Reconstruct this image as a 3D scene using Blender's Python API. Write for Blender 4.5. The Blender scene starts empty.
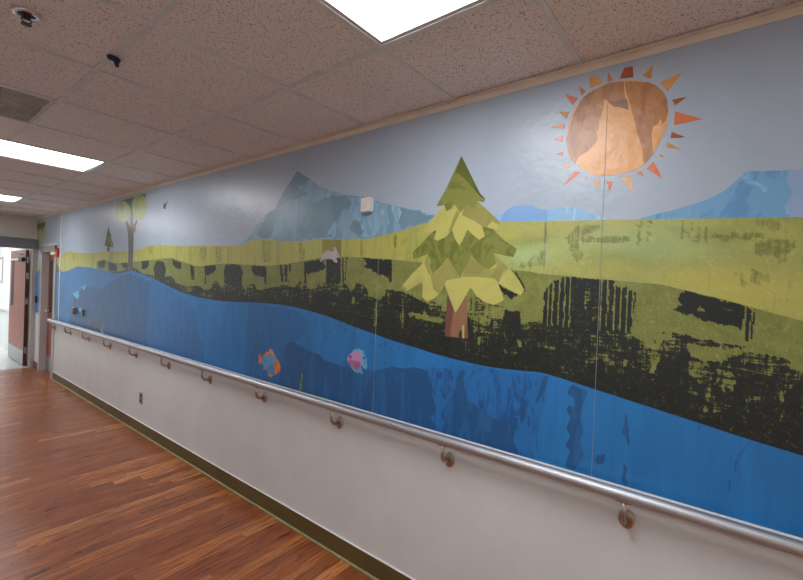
import bpy, bmesh, math, random
from mathutils import Vector, Matrix, noise
from mathutils.geometry import tessellate_polygon
random.seed(7)
PI = math.pi
S = bpy.context.scene
COL = S.collection
D = 1.8244          # x of the mural wall
CEIL = 2.627
YE = 9.6          # end wall with the double doors
XL = -0.6           # left wall
YB = -5.6           # back wall behind the camera
CELL = 0.61
YG = 1.128          # a ceiling grid line across the corridor
XA = 1.2475         # ceiling grid line nearest the mural wall

# ------------------------------------------------------------------ helpers
def lin(c):
    r = []
    for v in c:
        v /= 255.0
        r.append(v/12.92 if v <= 0.04045 else ((v+0.055)/1.055)**2.4)
    return (r[0], r[1], r[2], 1.0)

class NT:
    def __init__(s, name):
        s.m = bpy.data.materials.new(name); s.m.use_nodes = True
        s.t = s.m.node_tree; s.n = s.t.nodes; s.l = s.t.links
        s.b = s.n['Principled BSDF']
    def new(s, typ, **kw):
        n = s.n.new(typ)
        for k, v in kw.items(): setattr(n, k, v)
        return n
    def link(s, a, b): s.l.new(a, b)
    def coord(s, scale=(1,1,1), rot=(0,0,0), loc=(0,0,0)):
        tc = s.new('ShaderNodeTexCoord'); mp = s.new('ShaderNodeMapping')
        mp.inputs['Scale'].default_value = scale; mp.inputs['Rotation'].default_value = rot
        mp.inputs['Location'].default_value = loc
        s.link(tc.outputs['Object'], mp.inputs['Vector']); return mp.outputs[0]
    def noise(s, vec, scale=5, detail=4, rough=0.55, dist=0):
        n = s.new('ShaderNodeTexNoise'); n.inputs['Scale'].default_value = scale
        n.inputs['Detail'].default_value = detail; n.inputs['Roughness'].default_value = rough
        n.inputs['Distortion'].default_value = dist
        s.link(vec, n.inputs['Vector']); return n.outputs['Fac']
    def ramp(s, fac, stops, interp='LINEAR'):
        r = s.new('ShaderNodeValToRGB'); r.color_ramp.interpolation = interp
        e = r.color_ramp.elements
        while len(e) < len(stops): e.new(0.5)
        for q, (p, c) in zip(e, stops):
            q.position = p; q.color = c if len(c) == 4 else lin(c)
        s.link(fac, r.inputs[0]); return r.outputs[0]
    def mix(s, fac, a, b, blend='MIX'):
        n = s.new('ShaderNodeMix', data_type='RGBA', blend_type=blend)
        for sock, v in ((n.inputs[0], fac), (n.inputs[6], a), (n.inputs[7], b)):
            if isinstance(v, (int, float)): sock.default_value = v
            elif isinstance(v, tuple): sock.default_value = v
            else: s.link(v, sock)
        return n.outputs[2]
    def math(s, op, a, b=0.0, clamp=False):
        n = s.new('ShaderNodeMath', operation=op); n.use_clamp = clamp
        for sock, v in ((n.inputs[0], a), (n.inputs[1], b)):
            if isinstance(v, (int, float)): sock.default_value = v
            else: s.link(v, sock)
        return n.outputs[0]
    def bump(s, h, strength=0.2, dist=0.01):
        n = s.new('ShaderNodeBump'); n.inputs['Strength'].default_value = strength
        n.inputs['Distance'].default_value = dist
        s.link(h, n.inputs['Height']); s.link(n.outputs[0], s.b.inputs['Normal']); return n
    def col(s, c):
        if isinstance(c, tuple): s.b.inputs['Base Color'].default_value = c
        else: s.link(c, s.b.inputs['Base Color'])
    def rough(s, r, metal=0, spec=0.5):
        if isinstance(r, (int, float)): s.b.inputs['Roughness'].default_value = r
        else: s.link(r, s.b.inputs['Roughness'])
        s.b.inputs['Metallic'].default_value = metal
        s.b.inputs['Specular IOR Level'].default_value = spec

def paint(name, c, rough=0.5, var=0.06, scale=8, metal=0, spec=0.5, bump=0.0, bscale=60, stretch=(1,1,1)):
    k = NT(name); v = k.coord(stretch)
    f = k.noise(v, scale, 4)
    lo = tuple(x*(1-var) for x in c[:3]); hi = tuple(min(255, x*(1+var)) for x in c[:3])
    k.col(k.ramp(f, [(0.3, lo), (0.7, hi)])); k.rough(rough, metal, spec)
    if bump: k.bump(k.noise(k.coord(), bscale, 3), bump, 0.004)
    return k.m

def vinyl_bump(k, strength=0.22):
    v = k.coord((1, 1, 1))
    a = k.noise(v, 26, 3, 0.5)
    b = k.noise(v, 5, 2, 0.5, 1.2)
    k.bump(k.math('ADD', k.math('MULTIPLY', a, 0.6), k.math('MULTIPLY', b, 1.0)), strength, 0.012)

VR = 0.34
def vinyl(name, base, dark, lo=0.45, hi=0.6, scale=4, stretch=(1,1,1), light=None, llo=.6, lhi=.75, lscale=7, rough=VR, dist=0.8, bump=0.22, amt=1.0, ):
    """printed vinyl: base colour with brush blotches"""
    k = NT(name); v = k.coord(stretch)
    f = k.noise(v, scale, 6, 0.6, dist)
    c = k.mix(k.math('MULTIPLY', k.ramp(f, [(lo, (0,0,0,1)), (hi, (1,1,1,1))]), amt), lin(base), lin(dark))
    if light:
        v2 = k.coord(stretch, loc=(3.1, 7.7, 1.3))
        g = k.noise(v2, lscale, 6, 0.6, dist)
        c = k.mix(k.ramp(g, [(llo, (0,0,0,1)), (lhi, (1,1,1,1))]), c, lin(light))
    k.col(c); k.rough(rough, 0, 0.6); vinyl_bump(k, bump)
    return k.m

def link(o, parent=None):
    COL.objects.link(o)
    if parent is not None: o.parent = parent
    return o
def obj(name, bm, mat, parent=None, smooth=False, local=False, flat=False):
    me = bpy.data.meshes.new(name)
    if not flat: bmesh.ops.recalc_face_normals(bm, faces=bm.faces)
    bm.to_mesh(me); bm.free()
    for m in (mat if isinstance(mat, list) else [mat]): me.materials.append(m)
    if smooth:
        for p in me.polygons: p.use_smooth = True
    o = bpy.data.objects.new(name, me); link(o, parent)
    if parent is not None and not local:
        # geometry is given in world coordinates; thing empties carry no rotation
        off = Vector((0,0,0)); q = parent
        while q is not None: off += q.location; q = q.parent
        me.transform(Matrix.Translation(-off))
    return o
def tag(o, label, cat, group=None):
    o['label'] = label; o['category'] = cat
    if group: o['group'] = group
    return o
def thing(name, label, cat, loc, group=None):
    o = bpy.data.objects.new(name, None); link(o); o.location = loc; o.empty_display_size = 0.1
    return tag(o, label, cat, group)
def struct(name, bm, mat, parent=None, smooth=False):
    o = obj(name, bm, mat, parent, smooth)
    if parent is None: o['kind'] = 'structure'
    return o
def BM(): return bmesh.new()
def box(bm, x0, x1, y0, y1, z0, z1, bev=0.0, seg=2):
    vs = [bm.verts.new((x, y, z)) for x in (x0, x1) for y in (y0, y1) for z in (z0, z1)]
    fs = [(0,1,3,2),(4,6,7,5),(0,4,5,1),(2,3,7,6),(0,2,6,4),(1,5,7,3)]
    faces = [bm.faces.new([vs[i] for i in f]) for f in fs]
    bmesh.ops.recalc_face_normals(bm, faces=faces)
    if bev:
        es = {e for f in faces for e in f.edges}
        bmesh.ops.bevel(bm, geom=list(es), offset=bev, segments=seg, affect='EDGES')
    return bm
def bx(*a, **k): return box(BM(), *a, **k)
def tube(bm, pts, r, n=14, cap=True):
    pts = [Vector(p) for p in pts]; rings = []
    ref = Vector((0,0,1))
    for i, p in enumerate(pts):
        t = (pts[min(i+1, len(pts)-1)] - pts[max(i-1, 0)]).normalized()
        a = t.cross(ref)
        if a.length < 1e-3: a = t.cross(Vector((0,1,0)))
        a.normalize(); b = t.cross(a).normalized()
        if rings:
            # keep frames aligned
            if a.dot(pa) < 0: a, b = -a, -b
        pa = a
        rr = r[i] if isinstance(r, (list, tuple)) else r
        rings.append([bm.verts.new(p + a*rr*math.cos(2*PI*k/n) + b*rr*math.sin(2*PI*k/n)) for k in range(n)])
    for A, B in zip(rings, rings[1:]):
        for k in range(n): bm.faces.new((A[k], A[(k+1)%n], B[(k+1)%n], B[k]))
    if cap:
        bm.faces.new(rings[0]); bm.faces.new(rings[-1][::-1])
    return bm
def lathe(bm, prof, origin, axis='Z', n=32, sy=1.0):
    """prof: list of (radius, height)"""
    o = Vector(origin); rings = []
    for r, h in prof:
        ring = []
        for k in range(n):
            c, s = math.cos(2*PI*k/n)*r, math.sin(2*PI*k/n)*r
            if axis == 'Z': v = Vector((c, s, h))
            elif axis == 'X': v = Vector((h, c, s*sy))
            else: v = Vector((c, h, s))
            ring.append(bm.verts.new(o+v))
        rings.append(ring)
    for A, B in zip(rings, rings[1:]):
        for k in range(n): bm.faces.new((A[k], A[(k+1)%n], B[(k+1)%n], B[k]))
    if prof[0][0] > 1e-6: bm.faces.new(rings[0])
    if prof[-1][0] > 1e-6: bm.faces.new(rings[-1][::-1])
    bmesh.ops.remove_doubles(bm, verts=bm.verts[:], dist=1e-6)
    return bm
def catmull(pts, closed=False, n=5):
    out = []; L = len(pts)
    rng = range(L if closed else L-1)
    for i in rng:
        if closed: p = [pts[(i+j-1) % L] for j in range(4)]
        else: p = [pts[max(0, min(L-1, i+j-1))] for j in range(4)]
        for k in range(n):
            t = k/n
            out.append(tuple(0.5*((2*p[1][a]) + (-p[0][a]+p[2][a])*t + (2*p[0][a]-5*p[1][a]+4*p[2][a]-p[3][a])*t*t +
                       (-p[0][a]+3*p[1][a]-3*p[2][a]+p[3][a])*t**3) for a in (0, 1)))
    if not closed: out.append(pts[-1])
    return out

# ------------------------------------------------------------------ materials
M = {}
M['wall_white'] = paint('painted_wall', (217,218,217), 0.55, 0.02, 3, bump=0.08, bscale=120)
M['wall_beige'] = paint('beige_paint', (208,206,198), 0.6, 0.03, 3)
M['hall_white'] = paint('hall_white_paint', (232,236,238), 0.5, 0.02, 2)
M['trim_grey'] = paint('grey_frame_enamel', (176,168,164), 0.4, 0.03, 4)
M['trim_dark'] = paint('dark_grey_enamel', (122,122,130), 0.45, 0.04, 4)
M['white_trim'] = paint('white_vinyl_trim', (232,230,228), 0.35, 0.02, 4)
M['beige_metal'] = paint('beige_grid_metal', (226,212,194), 0.45, 0.03, 5)
M['grid_metal'] = paint('grey_grid_metal', (214,212,210), 0.42, 0.05, 9)
M['olive_base'] = paint('olive_rubber_base', (98,82,46), 0.5, 0.10, 6, stretch=(1,.3,1))
M['green_bead'] = paint('pale_green_edge', (150,150,108), 0.6, 0.10, 9)
M['brass'] = paint('dull_brass', (170,150,125), 0.35, 0.10, 20, metal=0.8)
M['chrome'] = paint('chrome_metal', (225,225,228), 0.12, 0.02, 10, metal=1)
M['dark_metal'] = paint('dark_bronze_metal', (58,50,42), 0.4, 0.15, 12, metal=0.6)
M['black'] = paint('black_glass', (22,26,30), 0.6, 0.1, 4)
M['kick'] = paint('brushed_kick_plate', (168,170,174), 0.35, 0.05, 30, metal=0.7, stretch=(1,1,8))
M['red'] = paint('red_alarm_plastic', (190,30,30), 0.4, 0.05, 8)
M['plastic_white'] = paint('off_white_plastic', (225,216,208), 0.45, 0.02, 9)
M['blue_plastic'] = paint('navy_blue_plastic', (22,30,70), 0.35, 0.15, 30)
M['outlet'] = paint('brushed_steel_cover', (150,136,126), 0.4, 0.08, 40, metal=0.3)
M['card_black'] = paint('dark_reader_plastic', (60,45,48), 0.4, 0.1, 30)
M['hall_floor'] = paint('pale_polished_floor', (205,210,208), 0.12, 0.03, 1.2)
M['lamp_frame'] = paint('white_lamp_enamel', (205,200,196), 0.4, 0.03, 6)

def steel(name, c, rough, metal=1.0):
    k = NT(name); v = k.coord((60, 1.2, 60)); f = k.noise(v, 6, 3)
    k.col(k.ramp(f, [(0.3, tuple(x*0.90 for x in c)), (0.7, c)])); k.rough(rough, metal)
    return k.m
M['rail'] = steel('brushed_steel_rail', (200,200,205), 0.52)
M['bracket'] = steel('polished_bracket_steel', (190,176,164), 0.28)

# emitters
def emit(name, c, s):
    k = NT(name); k.col(lin((240,240,240)))
    k.b.inputs['Emission Color'].default_value = lin(c); k.b.inputs['Emission Strength'].default_value = s
    return k.m
LAMP = 9.0
M['lamp'] = emit('lit_acrylic_diffuser', (246,250,253), LAMP)
M['hall_lamp'] = emit('lit_hall_diffuser', (255,253,250), LAMP*1.45)

# wood floor
def wood(name, rot):
    k = NT(name)
    v = k.coord((1,1,1), rot=(0,0,rot))
    sp = k.new('ShaderNodeSeparateXYZ'); k.link(v, sp.inputs[0])
    ry = k.math('DIVIDE', sp.outputs[1], 0.078); row = k.math('FLOOR', ry)
    wn = k.new('ShaderNodeTexWhiteNoise', noise_dimensions='1D'); k.link(row, wn.inputs['W'])
    px = k.math('ADD', k.math('DIVIDE', sp.outputs[0], 1.2), k.math('MULTIPLY', wn.outputs['Value'], 5.0)); pl = k.math('FLOOR', px)
    cb = k.new('ShaderNodeCombineXYZ'); k.link(row, cb.inputs[0]); k.link(pl, cb.inputs[1])
    w2 = k.new('ShaderNodeTexWhiteNoise', noise_dimensions='2D'); k.link(cb.outputs[0], w2.inputs['Vector'])
    RND = w2.outputs['Value']
    def gap(c, w):
        f = k.math('FRACT', c); d = k.math('MINIMUM', f, k.math('SUBTRACT', 1.0, f)); return k.math('LESS_THAN', d, w)
    GAP = k.math('MAXIMUM', gap(ry, 0.012), gap(px, 0.0009))
    tint = k.ramp(RND, [(0.0, (144,74,34)), (0.45, (162,86,40)), (0.74, (174,96,46)), (0.84, (202,122,62)), (1.0, (220,144,80))])
    # the grain is shifted from plank to plank by the plank's own random value
    comb = k.new('ShaderNodeCombineXYZ'); k.link(k.math('MULTIPLY', RND, 7.3), comb.inputs[0]); k.link(k.math('MULTIPLY', RND, 3.1), comb.inputs[2])
    add = k.new('ShaderNodeVectorMath', operation='ADD'); k.link(v, add.inputs[0]); k.link(comb.outputs[0], add.inputs[1])
    def st(scale):
        mp = k.new('ShaderNodeMapping'); mp.inputs['Scale'].default_value = scale; k.link(add.outputs[0], mp.inputs['Vector']); return mp.outputs[0]
    g = k.noise(st((2.2, 34, 1)), 2.2, 7, 0.62, 0.6)
    c = k.mix(k.ramp(g, [(0.35, (1,1,1,1)), (0.62, (0,0,0,1))]), tint, lin((92,40,26)))
    g2 = k.noise(st((1.5, 90, 1)), 3.0, 5, 0.6, 0.2)
    c = k.mix(k.math('MULTIPLY', k.ramp(g2, [(0.45, (0,0,0,1)), (0.75, (1,1,1,1))]), 0.45), c, lin((204,138,90)))
    kn = k.noise(st((3.4, 26, 1)), 1.25, 3, 0.4, 0.5)
    c = k.mix(k.ramp(kn, [(0.655, (0,0,0,1)), (0.71, (1,1,1,1))]), c, lin((58,28,24)))
    c = k.mix(k.math('MULTIPLY', GAP, 0.7), c, lin((60,28,20)))
    k.col(c)
    r = k.noise(k.coord(), 2.0, 3); k.rough(k.ramp(r, [(0.3, (0.27,0.27,0.27,1)), (0.7, (0.33,0.33,0.33,1))]), 0, 0.5)
    k.bump(k.math('SUBTRACT', g, k.math('MULTIPLY', GAP, 1.0)), 0.12, 0.002)
    return k.m
M['wood_x'] = wood('cherry_planks_across', 0)
M['wood_y'] = wood('cherry_planks_along', PI/2)

def door_wood():
    k = NT('cherry_door_veneer'); v = k.coord((14, 14, 0.8)); g = k.noise(v, 3, 6, 0.6, 0.4)
    k.col(k.ramp(g, [(0.3, (138,66,48)), (0.7, (172,92,70))])); k.rough(0.4); return k.m
M['door_wood'] = door_wood()
M['door_edge'] = paint('dark_door_edge', (74,32,16), 0.45, 0.12, 6, stretch=(6,6,.6))

def tile_mat():
    k = NT('fissured_ceiling_tile'); v = k.coord((1,1,1))
    f1 = k.noise(v, 130, 3, 0.6, 0.3); f2 = k.noise(v, 70, 3, 0.6, 0.8)
    spots = k.math('MAXIMUM', k.ramp(f1, [(0.56, (0,0,0,1)), (0.64, (1,1,1,1))]), k.ramp(f2, [(0.66, (0,0,0,1)), (0.72, (1,1,1,1))]))
    broad = k.ramp(k.noise(v, 1.3, 2), [(0.3, (233,225,220)), (0.7, (238,230,226))])
    k.col(k.mix(k.math('MULTIPLY', spots, 0.7), broad, lin((120,98,86)))); k.rough(0.9, 0, 0.2)
    k.bump(k.math('SUBTRACT', 1.0, spots), 0.35, 0.003); return k.m
M['tile'] = tile_mat()

# mural vinyls
M['sky'] = vinyl('vinyl_sky', (172,184,199), (164,177,192), .4, .7, 2.0, (1,1,.6), bump=0.24)
M['peak'] = vinyl('vinyl_mountain_grey_blue', (136,168,190), (118,152,174), .44, .56, 3.0, (1,1.5,.7), light=(150,192,218), llo=.56, lhi=.62, lscale=5, dist=1.5)
M['peak_dark'] = vinyl('vinyl_mountain_slate', (116,148,166), (106,138,158), .4, .6, 4)
M['peak_light'] = vinyl('vinyl_mountain_ice', (142,180,206), (124,162,188), .5, .6, 6, (1,2,.6), dist=2)
M['ridge'] = vinyl('vinyl_ridge_blue', (128,170,218), (118,160,208), .4, .7, 2)
M['ridge_pale'] = vinyl('vinyl_ridge_pale', (142,185,220), (168,206,232), .5, .6, 6, (1,3,.6), dist=1.5)
M['ridge_far'] = vinyl('vinyl_ridge_textured', (118,168,206), (100,152,196), .5, .58, 7, (1,2,.8), light=(142,188,220), llo=.6, lhi=.66)
M['ridge_edge'] = vinyl('vinyl_ridge_lavender', (156,180,214), (148,172,208), .4, .6, 4)
M['pine_dark'] = vinyl('vinyl_pine_dark', (104,110,42), (92,98,36), .4, .7, 4)
M['pine_top'] = vinyl('vinyl_pine_top', (132,136,66), (116,120,54), .5, .6, 9, (1,1,1.6))
M['pine_mid'] = vinyl('vinyl_pine_olive', (128,134,62), (108,114,48), .48, .56, 7, (1,1.4,1), dist=2)
M['pine_tan'] = vinyl('vinyl_pine_tan', (158,154,84), (148,142,76), .45, .6, 6)
M['pine_leaf'] = vinyl('vinyl_pine_leaf', (192,186,102), (178,172,92), .5, .65, 5)
M['trunk'] = vinyl('vinyl_trunk', (146,104,78), (130,90,68), .5, .6, 5, (1,3,.5), light=(160,120,90), llo=.62, lhi=.7)
M['trunk_dark'] = vinyl('vinyl_trunk_dark_fold', (118,74,62), (108,66,56), .4, .6, 5)  # printed darker fold band along one edge of the trunk
M['sun'] = vinyl('vinyl_sun', (232,168,104), (224,158,94), .4, .7, 3, bump=.3)
M['sun_dark'] = vinyl('vinyl_sun_brush', (182,124,78), (164,108,66), .5, .58, 6, (1,2,.7), dist=2, bump=.3)
M['ray_orange'] = vinyl('vinyl_ray_orange', (216,118,66), (200,102,54), .5, .6, 8)
M['ray_ochre'] = vinyl('vinyl_ray_ochre', (214,150,78), (190,128,58), .5, .6, 8)
M['ray_brown'] = vinyl('vinyl_ray_brown', (172,84,46), (152,72,40), .5, .6, 8)
M['ray_light'] = vinyl('vinyl_ray_light', (226,176,120), (218,164,106), .5, .6, 8)
M['far_green'] = vinyl('vinyl_leafy_green', (170,184,118), (150,168,104), .45, .6, 4, (1,2,.8), light=(190,198,134), llo=.58, lhi=.68)
M['far_dark'] = vinyl('vinyl_leafy_dark', (72,84,52), (92,102,60), .5, .6, 4)
M['far_trunk'] = vinyl('vinyl_grey_trunk', (92,86,88), (82,76,80), .4, .7, 4)
M['rabbit'] = vinyl('vinyl_rabbit', (184,174,182), (172,162,172), .4, .7, 12)
M['pink'] = vinyl('vinyl_pink', (214,138,160), (204,128,150), .4, .7, 12)
M['ink'] = vinyl('vinyl_black', (30,32,30), (24,26,24), .4, .7, 12)
M['fish_orange'] = vinyl('vinyl_fish_orange', (232,124,60), (214,104,44), .5, .6, 14)
M['fish_blue'] = vinyl('vinyl_fish_blue', (92,158,200), (78,140,184), .48, .54, 9)
M['fish_pink'] = vinyl('vinyl_fish_pink', (190,142,186), (176,128,174), .5, .6, 9)
M['fish_rose'] = vinyl('vinyl_fish_rose', (172,104,152), (158,94,140), .5, .6, 9)
M['fish_aqua'] = vinyl('vinyl_fish_aqua', (112,174,206), (92,152,190), .5, .6, 14)
M['cyan'] = vinyl('vinyl_cyan', (104,190,218), (84,168,206), .5, .6, 9)
M['rock'] = vinyl('vinyl_rock', (78,82,92), (66,70,80), .5, .6, 9)
M['weed'] = vinyl('vinyl_weed', (128,140,44), (104,118,38), .5, .6, 9)
M['olive_panel'] = vinyl('vinyl_olive_panel', (146,138,56), (132,124,50), .4, .6, 6)

def water():
    k = NT('vinyl_water'); v = k.coord((1, 1.6, .5))
    f = k.noise(v, 3.5, 5, 0.6, 0.8)
    c = k.ramp(f, [(0.35, (30,110,172)), (0.65, (38,124,192))])
    v2 = k.coord((1, 14, .8)); g = k.noise(v2, 2.0, 4, 0.55)
    c = k.mix(k.math('MULTIPLY', k.ramp(g, [(0.5, (0,0,0,1)), (0.72, (1,1,1,1))]), 0.35), c, lin((30,92,150)))
    k.col(c); k.rough(VR, 0, 0.6); vinyl_bump(k, 0.12); return k.m
M['water'] = water()
M['deep'] = vinyl('vinyl_deep_water', (30,86,138), (38,100,156), .52, .6, 3.5, (1,5,.7), dist=.6, bump=.12)
M['deep_streak'] = vinyl('vinyl_streaked_water', (34,106,166), (32,92,148), .5, .62, 5, (1,7,.7), light=(38,116,182), llo=.6, lhi=.7, bump=.12)
M['ripple'] = vinyl('vinyl_rippled_water', (36,110,178), (26,86,146), .52, .58, 8, (1,3,.9), dist=1.5, bump=.12)

def band_mat(name, kind):
    k = NT(name)
    at = k.new('ShaderNodeAttribute'); at.attribute_name = 'ink'
    sep = k.new('ShaderNodeSeparateColor'); k.link(at.outputs['Color'], sep.inputs[0])
    ink = sep.outputs[0]; stripe = sep.outputs[1]
    if kind == 'forest':
        v = k.coord((1, 1, 1))
        fb = k.noise(v, 9, 5, 0.6, 1.0)
        base = k.ramp(fb, [(0.3, (112,116,56)), (0.55, (126,130,64)), (0.8, (146,150,84))])
        sc = k.noise(k.coord((1,1.3,1)), 22, 2, 0.4, 2.2)   # pale scratches
        base = k.mix(k.math('MULTIPLY', k.ramp(sc, [(0.48, (0,0,0,1)), (0.5, (1,1,1,1)), (0.52, (0,0,0,1))]), 0.6), base, lin((170,176,102)))
        fine = k.noise(k.coord((1,1.2,1)), 26, 7, 0.72, 0.8)
        vert = k.noise(k.coord((1,34,3.2)), 3.2, 5, 0.65, 0.5)
        horz = k.noise(k.coord((1,3.0,30)), 3.2, 5, 0.65, 0.5)
        n = k.mix(0.33, k.mix(0.42, fine, vert), horz)
        n2 = k.math('SUBTRACT', n, 0.5)
        t = k.math('ADD', ink, k.math('MULTIPLY', n2, 3.1))
        m = k.ramp(t, [(0.46, (0,0,0,1)), (0.54, (1,1,1,1))])
        speck = k.ramp(k.noise(k.coord((1,1,1.1)), 46, 6, .75, 1.0), [(0.57, (0,0,0,1)), (0.63, (1,1,1,1))])
        m = k.math('SUBTRACT', m, k.math('MULTIPLY', speck, stripe), clamp=True)
        dark = k.ramp(k.noise(v, 18, 5, .7), [(0.3, (22,26,26)), (0.62, (30,34,30)), (0.8, (46,52,36))])
        c = k.mix(m, base, dark)
    else:
        v = k.coord((1, 1, 1))
        fb = k.noise(k.coord((1,1,2.2)), 3.2, 5, 0.6, 0.8)
        near = k.ramp(fb, [(0.32, (150,156,88)), (0.5, (168,170,94)), (0.64, (180,172,86)), (0.8, (172,184,118))])
        vf = k.noise(k.coord((1, 9, .8)), 2.0, 5, 0.6, 0.4)
        far = k.ramp(vf, [(0.35, (176,170,76)), (0.5, (180,178,88)), (0.66, (152,158,84))])
        near = k.mix(k.ramp(sep.outputs[2], [(0.0, (1,1,1,1)), (0.5, (0,0,0,1))]), near, lin((168,190,128)))
        near = k.mix(k.ramp(sep.outputs[2], [(0.5, (0,0,0,1)), (1.0, (.65,.65,.65,1))]), near, lin((188,178,88)))
        base = k.mix(stripe, near, far)
        fine = k.noise(k.coord((1,2.5,2.5)), 12, 5, 0.65, 1.2)
        vert = k.noise(k.coord((1,30,2)), 3.2, 4, 0.6)
        n2 = k.math('SUBTRACT', k.mix(0.5, fine, vert), 0.5)
        t = k.math('ADD', ink, k.math('MULTIPLY', n2, 1.9))
        m = k.math('MULTIPLY', k.ramp(t, [(0.44, (0,0,0,1)), (0.80, (1,1,1,1))]), 0.75)
        c = k.mix(m, base, lin((104,106,52)))
        sc = k.noise(k.coord((1,1,1)), 14, 2, 0.4, 2.0)
        c = k.mix(k.math('MULTIPLY', k.ramp(sc, [(0.485, (0,0,0,1)), (0.5, (1,1,1,1)), (0.515, (0,0,0,1))]), 0.35), c, lin((204,208,140)))
    k.col(c); k.rough(VR, 0, 0.6); vinyl_bump(k, 0.15); return k.m
M['forest'] = band_mat('vinyl_forest_band', 'forest')
M['grass'] = band_mat('vinyl_grass_band', 'grass')

# ------------------------------------------------------------------ shell
fl = struct('floor', bx(XL, D+0.12, YB, 7.62, -0.05, 0), M['wood_x'])
struct('plank_inlay', bx(XL, D+0.12, 7.62, 8.46, -0.05, 0), M['wood_y'], fl)
struct('plank_threshold', bx(XL, D+0.12, 8.46, 9.606, -0.05, 0), M['wood_x'], fl)

# ceiling: tiles with tegular edges, metal grid, wall angle
LIGHTS = [(XA-2*CELL, YG-CELL), (XA-2*CELL, YG+5*CELL), (XA-2*CELL, YG+10*CELL), (XA-2*CELL, YG-6*CELL), (XA-2*CELL, YG-10*CELL)]
VENT = (XA-2*CELL, YG+3*CELL)
xs = [XL, XA-3*CELL, XA-2*CELL, XA-CELL, XA, D]
ys = [YB] + [YG+k*CELL for k in range(-11, 14)] + [YE]
bm = BM()
for i in range(len(xs)-1):
    for j in range(len(ys)-1):
        cx, cy = (xs[i]+xs[i+1])/2, (ys[j]+ys[j+1])/2
        hole = False
        for lx, ly in LIGHTS:
            if lx < cx < lx+2*CELL and ly < cy < ly+CELL: hole = True
        if VENT[0] < cx < VENT[0]+CELL and VENT[1] < cy < VENT[1]+CELL: hole = True
        if hole: continue
        w = random.uniform(0.005, 0.007)
        box(bm, xs[i]+0.004, xs[i+1]-0.004, ys[j]+0.004, ys[j+1]-0.004, CEIL+w, CEIL+0.02, 0.0)
ce = struct('ceiling', bm, M['tile'])
bm = BM()
gw = 0.012
for x in xs[1:-1]:
    cuts = sorted((ly+gw, ly+CELL-gw) for lx_, ly in LIGHTS if lx_ + 0.1 < x < lx_+2*CELL-0.1)
    y = YB
    for c0, c1 in cuts + [(YE, YE)]:
        box(bm, x-gw, x+gw, y, c0, CEIL-0.0012, CEIL+0.012); y = c1
for y in ys[1:-1]:
    seg = [(XL, D)]
    for lx, ly in LIGHTS: pass
    box(bm, XL, D, y-gw, y+gw, CEIL-0.0010, CEIL+0.0118)
struct('suspension_grid', bm, M['grid_metal'], ce)
struct('plenum_cover', bx(XL-0.1, D+0.1, YB-0.1, YE+0.1, CEIL+0.11, CEIL+0.13), M['wall_white'], ce)
bm = BM()
for (x0, x1) in ((D-0.026, D), (XL, XL+0.026)):
    box(bm, x0, x1, YB, YE, CEIL-0.003, CEIL+0.0005)
box(bm, D-0.004, D, YB, YE, CEIL-0.030, CEIL)
box(bm, XL, D-0.026, YE-0.026, YE, CEIL-0.0035, CEIL)
struct('wall_angle', bm, M['beige_metal'], ce)

# right wall with recessed door near its end
DY0, DY1, DH = 8.37, 9.215, 2.06
bm = BM()
T = 0.16
box(bm, D, D+T, YB, DY0, 0, CEIL+0.13)
box(bm, D, D+T, DY1, YE+0.16, 0, CEIL+0.13)
box(bm, D, D+T, DY0, DY1, DH, CEIL+0.13)
struct('wall_right', bm, M['wall_white'])
struct('wall_left', bx(XL-T, XL, YB, YE, 0, CEIL+0.13), M['wall_white'])
struct('wall_back', bx(XL-T, D+T, YB-T, YB, 0, CEIL+0.13), M['wall_beige'])
bm = BM()
OX1 = 1.770; OX0 = -0.35; OH = 2.075
box(bm, XL-T, D, YE, YE+0.16, 2.25, CEIL+0.13)
box(bm, XL-T, OX0-0.05, YE, YE+0.16, 0, 2.25)
struct('wall_end', bm, M['wall_beige'])

# base boards
bm = BM()
def base(bm, y0, y1):
    box(bm, D-0.008, D, y0, y1, 0, 0.118, 0.002, 1)
base(bm, YB, DY0-0.05); 
br = struct('baseboard_right', bm, M['olive_base'])
bm = BM(); tube(bm, [(D-0.011, YB, 0.004), (D-0.011, DY0-0.05, 0.004)], 0.008, 8)
struct('sealant_bead', bm, M['green_bead'], br)
bm = BM(); base(bm, DY1+0.05, YE); struct('base_return', bm, M['olive_base'], br)
struct('baseboard_left', bx(XL, XL+0.008, YB, YE, 0, 0.118), M['olive_base'])
# moulding the top edge of the base (thin pale line)
struct('top_lip', bx(D-0.0095, D, YB, DY0-0.05, 0.1175, 0.1215), M['white_trim'], br)

# ------------------------------------------------------------------ mural
mural = thing('mural', 'wall-length vinyl mural of hills, lake, fish, pine tree and sun above the handrail', 'mural', (D, 4.0, 0.939))
def lx(level): return D - 0.0010 - 0.00014*level
def layer(name, pts, level, mat, parent=None, smooth=False, closed_n=4):
    if smooth: pts = catmull(pts, True, closed_n)
    x1 = lx(level); x0 = D - 0.0006
    if sum(p[0]*q[1]-q[0]*p[1] for p, q in zip(pts, pts[1:]+pts[:1])) > 0: pts = pts[::-1]
    bm = BM()
    f = [bm.verts.new((x1, y, z)) for y, z in pts]; b = [bm.verts.new((x0, y, z)) for y, z in pts]
    n = len(pts)
    face = bm.faces.new(f); face.normal_update()
    bmesh.ops.triangulate(bm, faces=[face], ngon_method='EAR_CLIP')
    for i in range(n):
        try: bm.faces.new((f[(i+1)%n], f[i], b[i], b[(i+1)%n]))
        except ValueError: pass
    o = obj(name, bm, mat, mural if parent is None else parent, flat=True)
    return o
ZM0 = 0.939; ZM1 = CEIL-0.030
YN = -3.2
# --- sky sheet
layer('sky_sheet', [(YN, ZM0), (DY0-0.05, ZM0), (DY0-0.05, ZM1), (YN, ZM1)], 0, M['sky'])

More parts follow.
